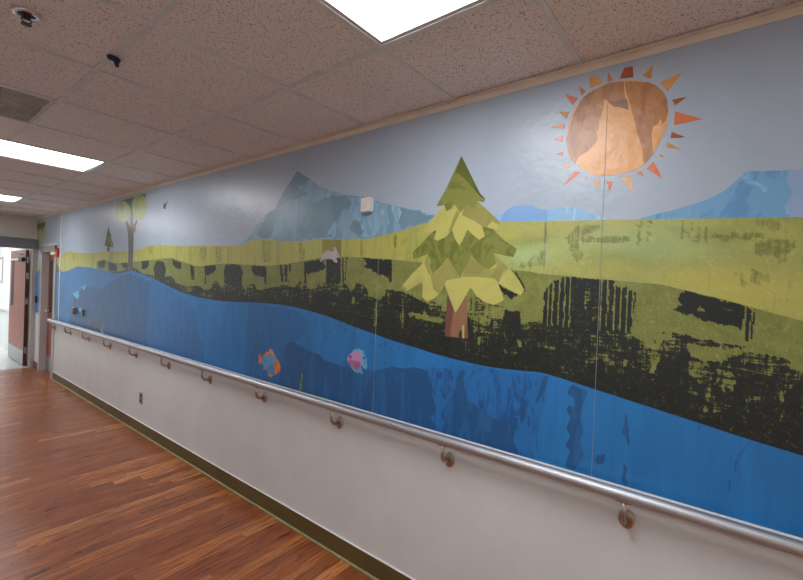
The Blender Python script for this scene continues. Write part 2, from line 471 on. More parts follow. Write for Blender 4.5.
def rough_edge(p, amp=0.012, step=0.02):
    out = []
    for a, b in zip(p, p[1:]+p[:1]):
        L = math.hypot(b[0]-a[0], b[1]-a[1]); n = max(1, min(12, int(L/step)))
        for k in range(n):
            y = a[0]+(b[0]-a[0])*k/n; z = a[1]+(b[1]-a[1])*k/n
            out.append((y + amp*noise.noise((y*22, z*14, 1.3)), z + amp*noise.noise((y*22, z*14, 7.7))))
    return out
# --- mountains
mt = layer('mountain', [(3.143,1.822),(3.078,1.961),(2.933,2.023),(2.845,2.107),(2.738,2.179),(2.620,2.213),(2.584,2.275),(2.484,2.365),(2.382,2.445),(2.332,2.422),(2.249,2.382),(2.161,2.327),(2.037,2.277),(1.903,2.240),(1.770,2.211),(1.610,2.163),(1.497,2.131),(1.355,2.096),(1.224,2.060),(1.131,2.032),(1.121,1.813),(1.925,1.817)], 1, M['peak'])
layer('slate_face', rough_edge([(2.584,2.275),(2.484,2.365),(2.382,2.445),(2.332,2.422),(2.256,2.382),(2.286,2.355),(2.360,2.343),(2.348,2.314),(2.272,2.292),(2.260,2.264),(2.344,2.259),(2.432,2.261),(2.499,2.239),(2.556,2.215),(2.565,2.166),(2.610,2.111),(2.655,2.040),(2.701,1.983),(2.778,1.994),(2.832,2.018),(2.785,2.107),(2.688,2.182),(2.616,2.213)], 0.016), 2, M['peak_dark'], mt)
layer('slate_field', rough_edge([(2.255,2.183),(2.155,2.214),(2.040,2.242),(1.902,2.228),(1.849,2.204),(1.855,2.155),(1.916,2.142),(1.932,2.105),(1.975,2.071),(1.954,2.019),(2.017,1.984),(2.102,1.968),(2.296,1.975),(2.364,2.040),(2.303,2.105)], 0.016), 2, M['peak_dark'], mt)
layer('slate_patch', rough_edge([(1.833,2.062),(1.782,2.076),(1.755,2.039),(1.728,1.995),(1.768,1.961),(1.812,1.993),(1.856,2.020)], 0.016), 2, M['peak_dark'], mt)
layer('slate_patch', rough_edge([(1.475,2.123),(1.321,2.083),(1.230,2.055),(1.267,2.031),(1.371,2.010),(1.433,2.003),(1.463,2.038),(1.451,2.082)], 0.016), 2, M['peak_dark'], mt)
layer('ice_patch', rough_edge([(1.844,2.213),(1.770,2.209),(1.614,2.165),(1.602,2.002),(1.659,1.964),(1.743,1.957),(1.717,2.008),(1.748,2.052),(1.823,2.088),(1.854,2.123),(1.842,2.175)], 0.016), 3, M['peak_light'], mt)
layer('ice_patch', rough_edge([(2.444,2.181),(2.422,2.142),(2.479,2.097),(2.535,2.026),(2.617,1.991),(2.660,2.006),(2.643,2.082),(2.594,2.142),(2.543,2.164)], 0.016), 3, M['peak_light'], mt)
layer('ice_patch', rough_edge([(1.985,2.077),(1.959,2.043),(1.980,1.989),(2.021,2.002),(2.053,1.981),(2.031,2.036)], 0.016), 3, M['peak_light'], mt)
layer('ridge', [(0.938,1.986),(0.919,2.023),(0.888,2.040),(0.848,2.039),(0.840,2.034),(0.840,1.980)], 1, M['ridge_pale'])
layer('ridge', [(0.855,1.981),(0.856,1.997),(0.849,2.013),(0.840,2.038),(0.823,2.053),(0.799,2.064),(0.766,2.070),(0.729,2.069),(0.705,2.062),(0.673,2.045),(0.635,2.038),(0.630,1.968)], 2, M['ridge'])
layer('ridge', [(0.632,1.968),(0.635,2.040),(0.590,2.046),(0.532,2.042),(0.500,2.031),(0.456,2.011),(0.421,1.994),(0.391,1.978),(0.368,1.953)], 1, M['ridge_pale'])
rg = layer('ridge', [(0.368,1.953),(0.272,1.978),(0.213,1.991),(0.169,2.000),(0.119,2.014),(0.063,2.032),(0.030,2.051),(0.014,2.064),(-0.009,2.088),(-0.031,2.114),(-0.118,2.105),(-0.199,2.099),(-0.275,2.094),(-0.338,2.047),(-0.342,1.912)], 1, M['ridge_far'])
layer('pale_edge', [(-0.142,2.103),(-0.133,2.073),(-0.149,2.032),(-0.138,1.991),(-0.150,1.942),(-0.270,1.934),(-0.265,2.093)], 2, M['ridge_edge'], rg)

# --- bands (grass and forest): fine meshes with an ink mask that follows the printed brush marks
def interp(poly, y):
    p = poly
    if y <= p[0][0]: return p[0][1] + (p[1][1]-p[0][1])/(p[1][0]-p[0][0])*(y-p[0][0]) if y > p[0][0]-0.3 else p[0][1] - 0.3*(p[1][1]-p[0][1])/(p[1][0]-p[0][0])
    for a, b in zip(p, p[1:]):
        if y <= b[0]: return a[1] + (b[1]-a[1])*(y-a[0])/max(1e-9, b[0]-a[0])
    return p[-1][1]
def inside(poly, y, z):
    c = False; j = len(poly)-1
    for i in range(len(poly)):
        yi, zi = poly[i]; yj, zj = poly[j]
        if (zi > z) != (zj > z) and y < (yj-yi)*(z-zi)/(zj-zi)+yi: c = not c
        j = i
    return c
def band(name, top, bot, level, mat, prims, base_fn, ystops, rows):
    top = sorted(top); bot = sorted(bot)
    P = [(p, min(q[0] for q in p), max(q[0] for q in p), min(q[1] for q in p), max(q[1] for q in p), a, s) for p, a, s in prims]
    ycols = []
    for y0, y1, st in ystops:
        n = max(1, int((y1-y0)/st)); ycols += [y0+(y1-y0)*k/n for k in range(n)]
    ycols.append(ystops[-1][1])
    verts = []; faces = []; cols = []
    for y in ycols:
        zt, zb = interp(top, y), interp(bot, y)
        if zt < zb + 0.0005: zt = zb + 0.0005
        for r in range(rows+1):
            z = zb + (zt-zb)*r/rows
            verts.append((lx(level), y, z))
            jy = y + 0.004*noise.noise((y*34, z*20, 3)) + 0.002*noise.noise((y*90, z*90, 3)); jz = z + 0.010*noise.noise((y*34, z*34, 9)) + 0.006*noise.noise((y*90, z*90, 9))
            ink, st, hu = base_fn(y, z, (zt-z), (z-zb))
            for p, a0, a1, b0, b1, am, s in P:
                if a0 <= jy <= a1 and b0 <= jz <= b1 and inside(p, jy, jz):
                    ink = am; st = s if s is not None else st
            cols.append((max(0, min(1, ink)), st, hu))
    R = rows+1
    for i in range(len(ycols)-1):
        for r in range(rows): faces.append((i*R+r, (i+1)*R+r, (i+1)*R+r+1, i*R+r+1))
    me = bpy.data.meshes.new(name); me.from_pydata(verts, [], faces)
    ca = me.color_attributes.new('ink', 'FLOAT_COLOR', 'POINT')
    for i, (a, s, h) in enumerate(cols): ca.data[i].color = (a, s, h, 1)
    me.materials.append(mat); me.transform(Matrix.Translation(-mural.location))
    o = bpy.data.objects.new(name, me); link(o, mural); return o

grass_top = [(8.410,1.846),(8.299,1.876),(8.086,1.936),(7.880,1.986),(7.679,2.005),(7.433,1.979),(7.023,1.964),(6.607,1.956),(6.264,1.963),(5.913,1.968),(5.682,1.957),(5.405,1.958),(5.174,1.955),(4.986,1.981),(4.806,2.008),(4.561,2.001),(4.355,1.992),(4.119,1.981),(3.730,1.970),(3.417,1.959),(3.121,1.951),(2.992,1.967),(2.884,1.990),(2.784,1.998),(2.639,1.985),(2.483,1.965),(2.295,1.961),(2.121,1.964),(1.951,1.962),(1.801,1.956),(1.678,1.954),(1.562,1.970),(1.450,1.987),(1.358,2.007),(1.266,2.026),(1.049,2.014),(0.848,2.000),(0.420,1.980),(0.089,1.963),(-0.177,1.950)]
forest_top = [(6.709,1.758),(6.592,1.798),(6.459,1.837),(6.204,1.865),(6.005,1.850),(5.784,1.824),(5.406,1.828),(5.165,1.838),(4.794,1.850),(4.584,1.859),(4.308,1.866),(4.159,1.846),(3.965,1.816),(3.779,1.789),(3.633,1.792),(3.473,1.802),(3.317,1.808),(3.112,1.806),(2.954,1.798),(2.792,1.794),(2.652,1.794),(2.474,1.805),(2.303,1.823),(2.115,1.844),(2.000,1.850),(1.813,1.847),(1.511,1.829),(1.282,1.810),(1.005,1.793),(0.792,1.775),(0.702,1.768),(0.652,1.760),(0.476,1.746),(0.309,1.733),(0.251,1.729),(0.197,1.725),(0.127,1.707),(0.006,1.677),(-0.072,1.654),(-0.189,1.620)]
water_top = [(8.504,1.654),(8.113,1.690),(7.748,1.709),(7.317,1.755),(6.940,1.771),(6.653,1.764),(6.243,1.735),(5.958,1.712),(5.773,1.698),(5.554,1.705),(5.397,1.722),(5.240,1.731),(4.962,1.696),(4.779,1.668),(4.415,1.604),(4.087,1.545),(3.716,1.509),(3.386,1.497),(3.092,1.502),(2.827,1.511),(2.497,1.513),(2.327,1.503),(2.195,1.490),(2.049,1.472),(1.905,1.447),(1.756,1.419),(1.610,1.396),(1.488,1.375),(1.319,1.353),(1.166,1.333),(1.000,1.320),(0.874,1.314),(0.710,1.321),(0.633,1.326),(0.518,1.311),(0.396,1.291),(0.217,1.262),(0.068,1.238),(-0.062,1.216),(-0.204,1.196)]
water_top = [p for p in catmull(sorted(water_top), False, 3)]
forest_top = [p for p in catmull(sorted(forest_top), False, 3)]

# grass band
gp = []
for p, a in [
    ([(0.517,1.961),(0.420,1.964),(0.408,1.943),(0.475,1.918),(0.501,1.881),(0.472,1.827),(0.502,1.810),(0.533,1.861),(0.551,1.912)], 0.68),
    ([(0.483,1.914),(0.309,1.911),(0.301,1.883),(0.482,1.889)], 0.72), ([(0.291,1.964),(0.281,1.963),(0.277,1.871),(0.287,1.871)], 0.72),
    ([(0.271,1.966),(0.264,1.966),(0.264,1.882),(0.271,1.882)], 0.72), ([(0.251,1.965),(0.241,1.964),(0.241,1.892),(0.251,1.893)], 0.72),
    ([(0.149,1.955),(0.139,1.954),(0.137,1.896),(0.146,1.896)], 0.70), ([(0.130,1.954),(0.121,1.953),(0.119,1.888),(0.128,1.888)], 0.70), ([(0.112,1.952),(0.104,1.952),(0.101,1.876),(0.110,1.877)], 0.70),
    ([(0.094,1.937),(0.086,1.937),(0.083,1.876),(0.092,1.876)], 0.70), ([(0.074,1.936),(0.065,1.935),(0.063,1.875),(0.072,1.876)], 0.70),
    ([(0.059,1.907),(-0.088,1.903),(-0.086,1.884),(0.058,1.886)], 0.70), ([(-0.064,1.871),(-0.161,1.884),(-0.156,1.839),(-0.129,1.794),(-0.113,1.821),(-0.065,1.841)], 0.72),
    ([(-0.066,1.954),(-0.119,1.938),(-0.136,1.917),(-0.105,1.906),(-0.067,1.931)], 0.68), ([(-0.054,1.788),(-0.110,1.762),(-0.106,1.735),(-0.051,1.740)], 0.65), ([(-0.028,1.781),(-0.051,1.730),(-0.038,1.723),(-0.018,1.764)], 0.60),
    ([(0.644,1.986),(0.639,1.986),(0.638,1.894),(0.644,1.894)], .95), ([(0.647,1.864),(0.640,1.885),(0.631,1.798),(0.749,1.784),(0.773,1.793)], 0.60),
    ([(1.495,1.961),(1.477,1.963),(1.478,1.893),(1.493,1.905)], .85), ([(1.265,2.004),(1.235,2.024),(1.227,1.986),(1.277,1.968)], 0.60),
    ([(2.102,1.961),(1.915,1.959),(1.909,1.848),(2.095,1.847)], .3),
    ([(1.759,1.948),(1.734,1.948),(1.729,1.846),(1.754,1.846)], 0.65), ([(2.327,1.956),(2.284,1.954),(2.277,1.832),(2.320,1.832)], 0.65), ([(3.483,1.952),(3.336,1.948),(3.360,1.823),(3.424,1.815)], 0.65),
    ([(2.778,1.986),(2.651,1.974),(2.641,1.812),(2.767,1.820)], 0.60), ([(3.729,1.959),(3.604,1.955),(3.629,1.815),(3.721,1.842)], 0.60),
    ([(6.015,1.958),(5.845,1.955),(5.835,1.846),(6.005,1.847)], 0.60), ([(4.856,1.989),(4.705,1.995),(4.699,1.912),(4.824,1.914)], 0.65), ([(7.528,1.973),(7.339,1.969),(7.372,1.841),(7.467,1.841)], 0.60),
    ([(3.975,1.956),(3.783,1.951),(3.833,1.861),(3.990,1.891)], .45)]:
    gp.append((p, a, None))
HUES = [([(-0.031,1.706)][0], .22, .09, .6), ([(0.756,1.943)][0], .14, .06, .35), ([(-0.076,1.897)][0], .2, .04, .25), ([(0.368,1.786)][0], .12, .05, .4),
        ([(0.714,1.843)][0], .12, .05, -.6), ([(0.208,1.872)][0], .25, .08, -.3), ([(0.514,1.903)][0], .15, .05, -.15)]
def gbase(y, z, dt, db):
    far = max(0, min(1, (y-0.9)/0.6))
    h = 0.5
    for (cy, cz), ry, rz, a in HUES:
        h += a*math.exp(-((y-cy)/ry)**2-((z-cz)/rz)**2)
    return 0.30 + 0.20*noise.noise((0, y*2.2, z*5)), far, max(0, min(1, h))
gt2 = sorted(grass_top)
gb_bot = sorted([(y, z-0.06) for y, z in forest_top] + [(y, z-0.01) for y, z in water_top if y > 6.2])
band('grass_band', gt2, gb_bot, 3, M['grass'], gp, gbase, [(-0.62, 2.2, 0.010), (2.2, 5.0, 0.02), (5.0, DY0-0.05, 0.03)], 40)

# forest band
K = 1.0
fp = []
def F(p, a, s=None): fp.append((p, a, s))
# lower dark zone, by its ragged upper edge
dark_edge = sorted([(6.700,1.665),(6.133,1.711),(5.758,1.714),(5.388,1.752),(5.187,1.765),(4.990,1.712),(4.781,1.693),(4.633,1.695),(4.467,1.678),(4.266,1.691),(4.176,1.625),(3.970,1.603),(3.723,1.610),(3.613,1.579),(3.510,1.591),(3.464,1.661),(3.398,1.663),(3.362,1.613),(3.268,1.633),(3.028,1.640),(2.969,1.602),(2.917,1.651),(2.849,1.653),(2.820,1.608),(2.717,1.619),(2.511,1.655),(2.374,1.645),(2.301,1.695),(2.247,1.663),(2.193,1.631),(2.116,1.680),(1.982,1.696),(1.855,1.674),(1.818,1.632),(1.770,1.689),(1.696,1.679),(1.668,1.615),(1.574,1.596),(1.554,1.660),(1.437,1.653),(1.381,1.639),(1.259,1.596),(1.170,1.575),(1.039,1.544),(0.918,1.534),(0.838,1.587),(0.733,1.535),(0.643,1.552),(0.527,1.527),(0.406,1.531),(0.287,1.523),(0.243,1.505),(0.215,1.474),(0.202,1.479),(0.179,1.534),(0.111,1.523),(0.095,1.486),(0.037,1.472),(-0.023,1.484),(-0.051,1.505),(-0.128,1.469),(-0.195,1.460),(-0.319,1.426)])
def fbase(y, z, dt, db):
    ze = interp(dark_edge, y); d = ze - z
    if d > 0: return min(0.84, 0.60 + d*1.1) + 0.16*noise.noise((0, y*7, z*11)), 0.35, 0
    return max(0.10, 0.30 + d*1.5) + 0.08*noise.noise((0, y*6, z*6)), 0.0, 0
ZZ = [(0.656,1.754),(0.645,1.490)]
# near barrel: solid heart and ribs
F([(0.635,1.679),(0.611,1.715),(0.581,1.733),(0.544,1.745),(0.488,1.746),(0.418,1.741),(0.366,1.738),(0.344,1.715),(0.315,1.708),(0.277,1.694),(0.288,1.531),(0.347,1.525),(0.402,1.531),(0.439,1.515),(0.486,1.519),(0.560,1.529),(0.634,1.544)], .82, .10)
F([(0.514,1.701),(0.495,1.723),(0.448,1.724),(0.416,1.696),(0.407,1.555),(0.447,1.523),(0.487,1.527),(0.516,1.558)], .78, .55)
RIB_LINES = [[(0.616,1.645)][0][0], [(0.595,1.647)][0][0], [(0.569,1.648)][0][0], [(0.547,1.649)][0][0], [(0.524,1.650)][0][0], [(0.403,1.656)][0][0], [(0.379,1.658)][0][0], [(0.354,1.659)][0][0], [(0.331,1.660)][0][0], [(0.308,1.661)][0][0], [(0.289,1.662)][0][0]]
F([(0.463,1.711),(0.452,1.720),(0.442,1.671),(0.446,1.593),(0.458,1.579),(0.468,1.653)], .55, .9)
for yy in RIB_LINES: F([(yy-.0022, 1.535), (yy+.0022, 1.535), (yy+.0030, 1.76), (yy-.0030, 1.76)], .12, 0)
# near flag
F([(0.127,1.707),(0.147,1.671),(0.128,1.652),(0.155,1.636),(0.106,1.614),(0.041,1.598),(-0.041,1.581),(-0.046,1.661),(0.011,1.677),(0.079,1.694)], .88, .1)
F([(0.086,1.648),(0.060,1.642),(0.065,1.631),(0.086,1.633)], .3); F([(0.013,1.656),(-0.038,1.642),(-0.034,1.631),(0.015,1.642)], .52); F([(0.106,1.621),(0.076,1.613),(0.062,1.603),(0.082,1.602)], .45)
F([(-0.051,1.656),(-0.061,1.654),(-0.058,1.539),(-0.049,1.541)], .9, 0); F([(-0.065,1.650),(-0.069,1.651),(-0.068,1.544),(-0.063,1.543)], .9, 0)
F([(0.158,1.551),(0.103,1.539),(0.039,1.531),(-0.051,1.521),(-0.051,1.511),(0.072,1.510),(0.157,1.529)], .62)
F([(-0.051,1.505),(-0.127,1.501),(-0.163,1.487),(-0.160,1.461),(-0.053,1.464)], .60)
F([(0.102,1.510),(0.002,1.505),(-0.005,1.471),(0.056,1.455),(0.100,1.471)], .12)    # pale panel under the flag
F([(0.207,1.434),(0.192,1.455),(0.206,1.396),(0.228,1.381)], .2, 0)
F([(0.105,1.448),(0.053,1.456),(0.023,1.415),(0.053,1.378),(0.097,1.395)], .50, .8)
F([(0.047,1.365),(0.036,1.367),(0.040,1.331),(0.041,1.282),(0.052,1.276),(0.051,1.322)], .42, .9); F([(0.019,1.440),(-0.034,1.417),(-0.025,1.364),(-0.001,1.356),(0.023,1.397)], .5, .6)
F([(-0.143,1.387),(-0.157,1.396),(-0.151,1.356),(-0.151,1.297),(-0.144,1.293),(-0.147,1.345)], .46, .8)
F([(0.657,1.458),(0.574,1.446),(0.573,1.429),(0.656,1.440)], .46, .8); F([(0.383,1.421),(0.297,1.425),(0.296,1.409),(0.382,1.405)], .45, .8)
F([(0.760,1.483),(0.736,1.476),(0.724,1.432),(0.743,1.430)], .3, .5); F([(0.810,1.403),(0.742,1.407),(0.741,1.394),(0.809,1.389)], .52, .7)
F([(0.551,1.495),(0.530,1.493),(0.527,1.430),(0.548,1.428)], .62, .9); F([(0.364,1.499),(0.321,1.496),(0.319,1.457),(0.362,1.451)], .60, .9)
# right of and under the pine
F([(0.796,1.770),(0.767,1.763),(0.737,1.725),(0.716,1.681),(0.731,1.689),(0.776,1.738)], .9, 0)
F([(0.838,1.587),(0.740,1.585),(0.733,1.526),(0.835,1.522)], .75, .2)
F([(0.853,1.708),(0.782,1.674),(0.743,1.657),(0.791,1.646),(0.847,1.676)], .75, 0)
F([(0.998,1.645),(0.839,1.606),(0.835,1.531),(0.938,1.522),(0.993,1.537)], .47, .9)
F([(0.921,1.601),(0.812,1.580),(0.821,1.542),(0.919,1.553)], .30, .6)
F([(0.810,1.533),(0.739,1.548),(0.716,1.460),(0.802,1.451)], .74, .4)
F([(0.946,1.449),(0.930,1.451),(0.928,1.412),(0.944,1.411)], .3, .5)
F([(1.376,1.540),(1.168,1.529),(1.130,1.511),(1.166,1.498),(1.361,1.514)], .35, .4)
F([(1.431,1.531),(1.403,1.533),(1.407,1.466),(1.421,1.465)], .4, .7)
F([(1.228,1.614),(1.140,1.577),(1.126,1.537),(1.244,1.565)], .5, .9)
# left neighbours
F([(1.522,1.832),(1.503,1.829),(1.500,1.696),(1.515,1.701)], .9, 0)
F([(1.732,1.840),(1.522,1.826),(1.517,1.730),(1.589,1.740),(1.718,1.792),(1.686,1.804)], .86, .15)
F([(1.495,1.657),(1.423,1.648),(1.428,1.609),(1.493,1.623)], .72, .1)
F([(1.655,1.668),(1.539,1.649),(1.544,1.615),(1.653,1.621)], .2, .1)
F([(1.619,1.582),(1.596,1.583),(1.597,1.450),(1.620,1.436)], .42, .8); F([(1.418,1.554),(1.404,1.555),(1.399,1.451),(1.413,1.449)], .45, .8)
F([(1.808,1.596),(1.783,1.616),(1.781,1.573),(1.806,1.553)], .3, .3)
F([(2.050,1.833),(1.917,1.842),(1.909,1.685),(2.048,1.681)], .82, .55)
F([(1.904,1.841),(1.891,1.841),(1.887,1.686),(1.900,1.685)], .75, .2); F([(1.873,1.841),(1.860,1.841),(1.866,1.705),(1.876,1.705)], .7, .2)
F([(2.249,1.818),(2.091,1.840),(2.053,1.778),(2.129,1.752),(2.240,1.737)], .86, .1)
F([(2.271,1.818),(2.247,1.825),(2.242,1.670),(2.263,1.676)], .88, 0)
F([(2.215,1.664),(2.125,1.666),(2.133,1.640),(2.214,1.643)], .25, .2); F([(2.212,1.610),(2.182,1.611),(2.177,1.525),(2.207,1.523)], .5, .8)

F([(2.543,1.798),(2.508,1.798),(2.502,1.684),(2.525,1.683)], .8, .2); F([(2.485,1.798),(2.456,1.798),(2.450,1.685),(2.478,1.670)], .85, .2); F([(2.434,1.805),(2.419,1.805),(2.416,1.749),(2.431,1.749)], .8, .2)
F([(2.899,1.794),(2.714,1.790),(2.709,1.705),(2.840,1.714),(2.895,1.744)], .88, .1); F([(2.734,1.790),(2.711,1.790),(2.702,1.657),(2.721,1.656)], .85, 0)
F([(3.279,1.802),(3.068,1.802),(3.021,1.743),(3.028,1.640),(3.283,1.632),(3.314,1.740)], .80, .5)
F([(3.617,1.789),(3.433,1.798),(3.436,1.747),(3.569,1.706),(3.611,1.710)], .88, .1); F([(3.633,1.789),(3.606,1.789),(3.599,1.632),(3.616,1.631)], .85, 0)
F([(3.905,1.798),(3.828,1.789),(3.800,1.662),(3.877,1.670)], .72, .3)
F([(4.279,1.856),(4.086,1.822),(4.081,1.755),(4.187,1.769),(4.264,1.808)], .88, .1)
F([(4.644,1.839),(4.479,1.838),(4.406,1.778),(4.420,1.668),(4.656,1.674),(4.697,1.767)], .80, .5)
F([(5.001,1.841),(4.819,1.845),(4.814,1.787),(4.914,1.750),(4.994,1.755)], .88, .1)
F([(5.617,1.821),(5.406,1.825),(5.399,1.747),(5.541,1.775)], .85, .1)
F([(6.017,1.835),(5.750,1.810),(5.725,1.715),(5.994,1.724)], .78, .3)
F([(6.402,1.837),(6.182,1.861),(6.109,1.835),(6.173,1.760),(6.357,1.760)], .8, .2)
F([(5.306,1.820),(5.248,1.820),(5.241,1.742),(5.299,1.742)], .7, .2)
fp = [q for q in fp if len(q[0]) > 2]
ft = sorted(forest_top); wt = sorted(water_top)
fy1 = max(p[0] for p in ft)
band('forest_band', ft, [(y, z-0.02) for y, z in wt], 4, M['forest'], fp, fbase, [(-0.62, 1.3, 0.0045), (1.3, 2.3, 0.0065), (2.3, 4.0, 0.012), (4.0, min(fy1, 6.45), 0.018)], 84)
layer('forest_patch', [(8.387,1.846),(8.234,1.790),(8.062,1.721),(8.005,1.684),(8.388,1.648)], 4, M['far_dark'])
layer('forest_patch', [(7.747,1.701),(7.552,1.732),(7.273,1.777),(7.005,1.773),(6.938,1.750),(7.499,1.689)], 4, M['far_dark'])

# water: top edge follows the shore
wpoly = [(DY0-0.05, ZM0)] + [(DY0-0.05, interp(wt, DY0-0.06))] + [p for p in wt[::-1] if -0.6 < p[0] < DY0-0.06] + [(-0.62, interp(wt, -0.6)), (-3.2, interp(wt, -0.6)-0.05), (-3.2, ZM0)]
wa = layer('water', wpoly, 5, M['water'])
layer('grass_band_end', [(-0.62, interp(gt2, -0.6)), (-0.62, interp(ft, -0.6)), (-3.2, interp(ft, -.6)-.1), (-3.2, interp(gt2, -.6))], 3, M['grass'])
layer('forest_band_end', [(-0.62, interp(ft, -0.6)), (-0.62, interp(wt, -0.6)-.01), (-3.2, interp(wt, -.6)-.06), (-3.2, interp(ft, -.6)-.1)], 4, M['pine_dark'])
def clip(p):   # keep a shape inside the mural's lower edge
    return [(y, max(z, ZM0+0.001)) for y, z in p]
def deep(name, p, lvl, m): return layer(name, [(y, min(z, interp(wt, y)-0.003)) for y, z in clip(rough_edge(catmull(p, True, 3), 0.010, 0.012))], lvl, M[m], wa)
deep('deep_shape', [(7.344,0.654),(7.363,1.297),(7.185,1.363),(6.978,1.510),(6.809,1.515),(6.644,1.507),(6.370,1.490),(6.187,1.515),(6.047,1.551),(5.847,1.605),(5.657,1.662),(5.472,1.689),(5.325,1.702),(5.040,1.667),(4.776,1.630),(4.529,1.585),(4.343,1.542),(4.298,1.524),(4.220,0.781)], 6, 'deep')
deep('streaked_shape', [(4.711,0.809),(4.750,1.620),(4.414,1.589),(4.127,1.526),(4.022,1.498),(3.880,1.440),(3.819,1.398),(3.741,1.350),(3.713,1.209),(3.672,1.150),(3.598,1.114),(3.610,1.034),(3.568,0.934),(3.577,0.811)], 7, 'deep_streak')
deep('streaked_shape', [(2.897,0.792),(2.925,1.487),(2.748,1.498),(2.490,1.492),(2.299,1.476),(2.212,1.415),(2.238,1.325),(2.331,1.274),(2.396,1.253),(2.440,1.227),(2.460,1.182),(2.475,1.037),(2.475,0.838)], 6, 'deep_streak')
deep('deep_shape', [(2.484,0.800),(2.475,1.037),(2.460,1.182),(2.440,1.227),(2.396,1.256),(2.357,1.268),(2.308,1.256),(2.201,1.228),(2.140,1.223),(2.075,1.212),(2.011,1.182),(1.945,1.178),(1.846,1.168),(1.760,1.172),(1.702,1.178),(1.622,1.180),(1.546,1.199),(1.488,1.222),(1.416,1.222),(1.334,1.242),(1.242,1.248),(1.215,1.216),(1.187,1.152),(1.191,1.110),(1.170,1.067),(1.192,1.000),(1.177,0.951),(1.212,0.890),(1.397,0.854)], 7, 'deep')
deep('rippled_shape', [(1.242,1.248),(1.115,1.268),(1.084,1.283),(1.016,1.298),(0.928,1.301),(0.800,1.307),(0.710,1.312),(0.633,1.316),(0.602,1.316),(0.611,1.210),(0.637,1.095),(0.656,1.023),(0.664,0.888),(0.734,0.889),(0.729,1.005),(0.788,1.036),(0.917,1.052),(1.079,0.914),(1.212,0.900),(1.170,1.067),(1.191,1.110)], 6, 'ripple')
deep('deep_shape', [(1.011,1.279),(1.018,1.228),(1.004,1.171),(0.975,1.137),(0.931,1.112),(0.882,1.094),(0.835,1.081),(0.791,1.093),(0.730,1.109),(0.735,1.039),(0.743,1.001),(0.730,0.904),(0.906,0.814),(1.135,0.848),(1.117,0.981),(1.109,1.049),(1.088,1.115),(1.055,1.161),(1.052,1.222),(1.031,1.266)], 8, 'deep')
deep('deep_shape', [(1.118,1.252),(1.083,1.263),(1.098,1.209),(1.079,1.167),(1.106,1.126),(1.126,1.169)], 8, 'deep')
deep('deep_shape', [(0.708,1.281),(0.693,1.239),(0.709,1.181),(0.693,1.140),(0.709,1.078),(0.721,1.143),(0.710,1.213)], 8, 'deep')
deep('deep_shape', [(0.624,1.304),(0.607,1.315),(0.609,1.271),(0.629,1.224),(0.641,1.195),(0.646,1.212)], 8, 'deep')
deep('deep_shape', [(0.641,1.094),(0.629,1.110),(0.640,1.063),(0.633,0.999),(0.645,0.982)], 8, 'deep')
deep('deep_shape', [(0.501,1.299),(0.469,1.288),(0.442,1.285),(0.451,1.242),(0.457,1.191),(0.460,1.157),(0.450,1.110),(0.460,1.058),(0.446,1.012),(0.460,0.966),(0.475,0.945),(0.515,0.950),(0.502,1.013),(0.519,1.042),(0.500,1.081),(0.514,1.111),(0.500,1.157),(0.521,1.186),(0.510,1.213),(0.490,1.209),(0.495,1.250),(0.516,1.263)], 8, 'deep')
deep('deep_shape', [(0.293,1.220),(0.286,1.192),(0.283,1.167),(0.286,1.141),(0.283,1.117),(0.284,1.100),(0.292,1.115),(0.297,1.134),(0.308,1.138),(0.307,1.157),(0.299,1.169),(0.297,1.199)], 8, 'deep')
deep('deep_shape', [(0.297,1.017),(0.287,1.012),(0.285,0.999),(0.290,0.984),(0.286,0.970),(0.279,0.952),(0.293,0.948),(0.301,0.966),(0.298,0.992)], 8, 'deep')
deep('deep_shape', [(0.392,1.031),(0.377,1.031),(0.362,1.047),(0.359,1.030),(0.362,1.003),(0.380,0.996),(0.392,1.000)], 8, 'deep')
deep('pale_drip', [(0.064,1.236),(0.058,1.231),(0.064,1.197),(0.062,1.170),(0.064,1.142),(0.057,1.118),(0.061,1.119),(0.068,1.141),(0.066,1.174),(0.069,1.196)], 7, 'ripple')
deep('pale_drip', [(-0.065,1.203),(-0.070,1.198),(-0.053,1.170),(-0.048,1.146),(-0.044,1.123),(-0.043,1.096),(-0.039,1.098),(-0.040,1.126),(-0.042,1.153),(-0.055,1.181)], 7, 'ripple')
deep('pale_drip', [(-0.022,1.063),(-0.028,1.059),(-0.027,1.038),(-0.021,1.014),(-0.007,0.993),(-0.019,1.022),(-0.024,1.046)], 7, 'ripple')
for i in range(16):   # printed dots over the deep shape
    px = random.uniform(0, 1)
    y = 1.42 + px*0.75; z = 1.31 + (0.22-px*0.05)*random.random()*0.6 - 0.0
    if z > interp(wt, y) - 0.03: z = interp(wt, y) - 0.03 - 0.02*random.random()
    r = random.uniform(0.006, 0.012)
    layer('dot', [(y+r*math.cos(a*PI/3)*random.uniform(.7,1.2), z+r*.7*math.sin(a*PI/3)) for a in range(6)], 8, M['deep'], wa)

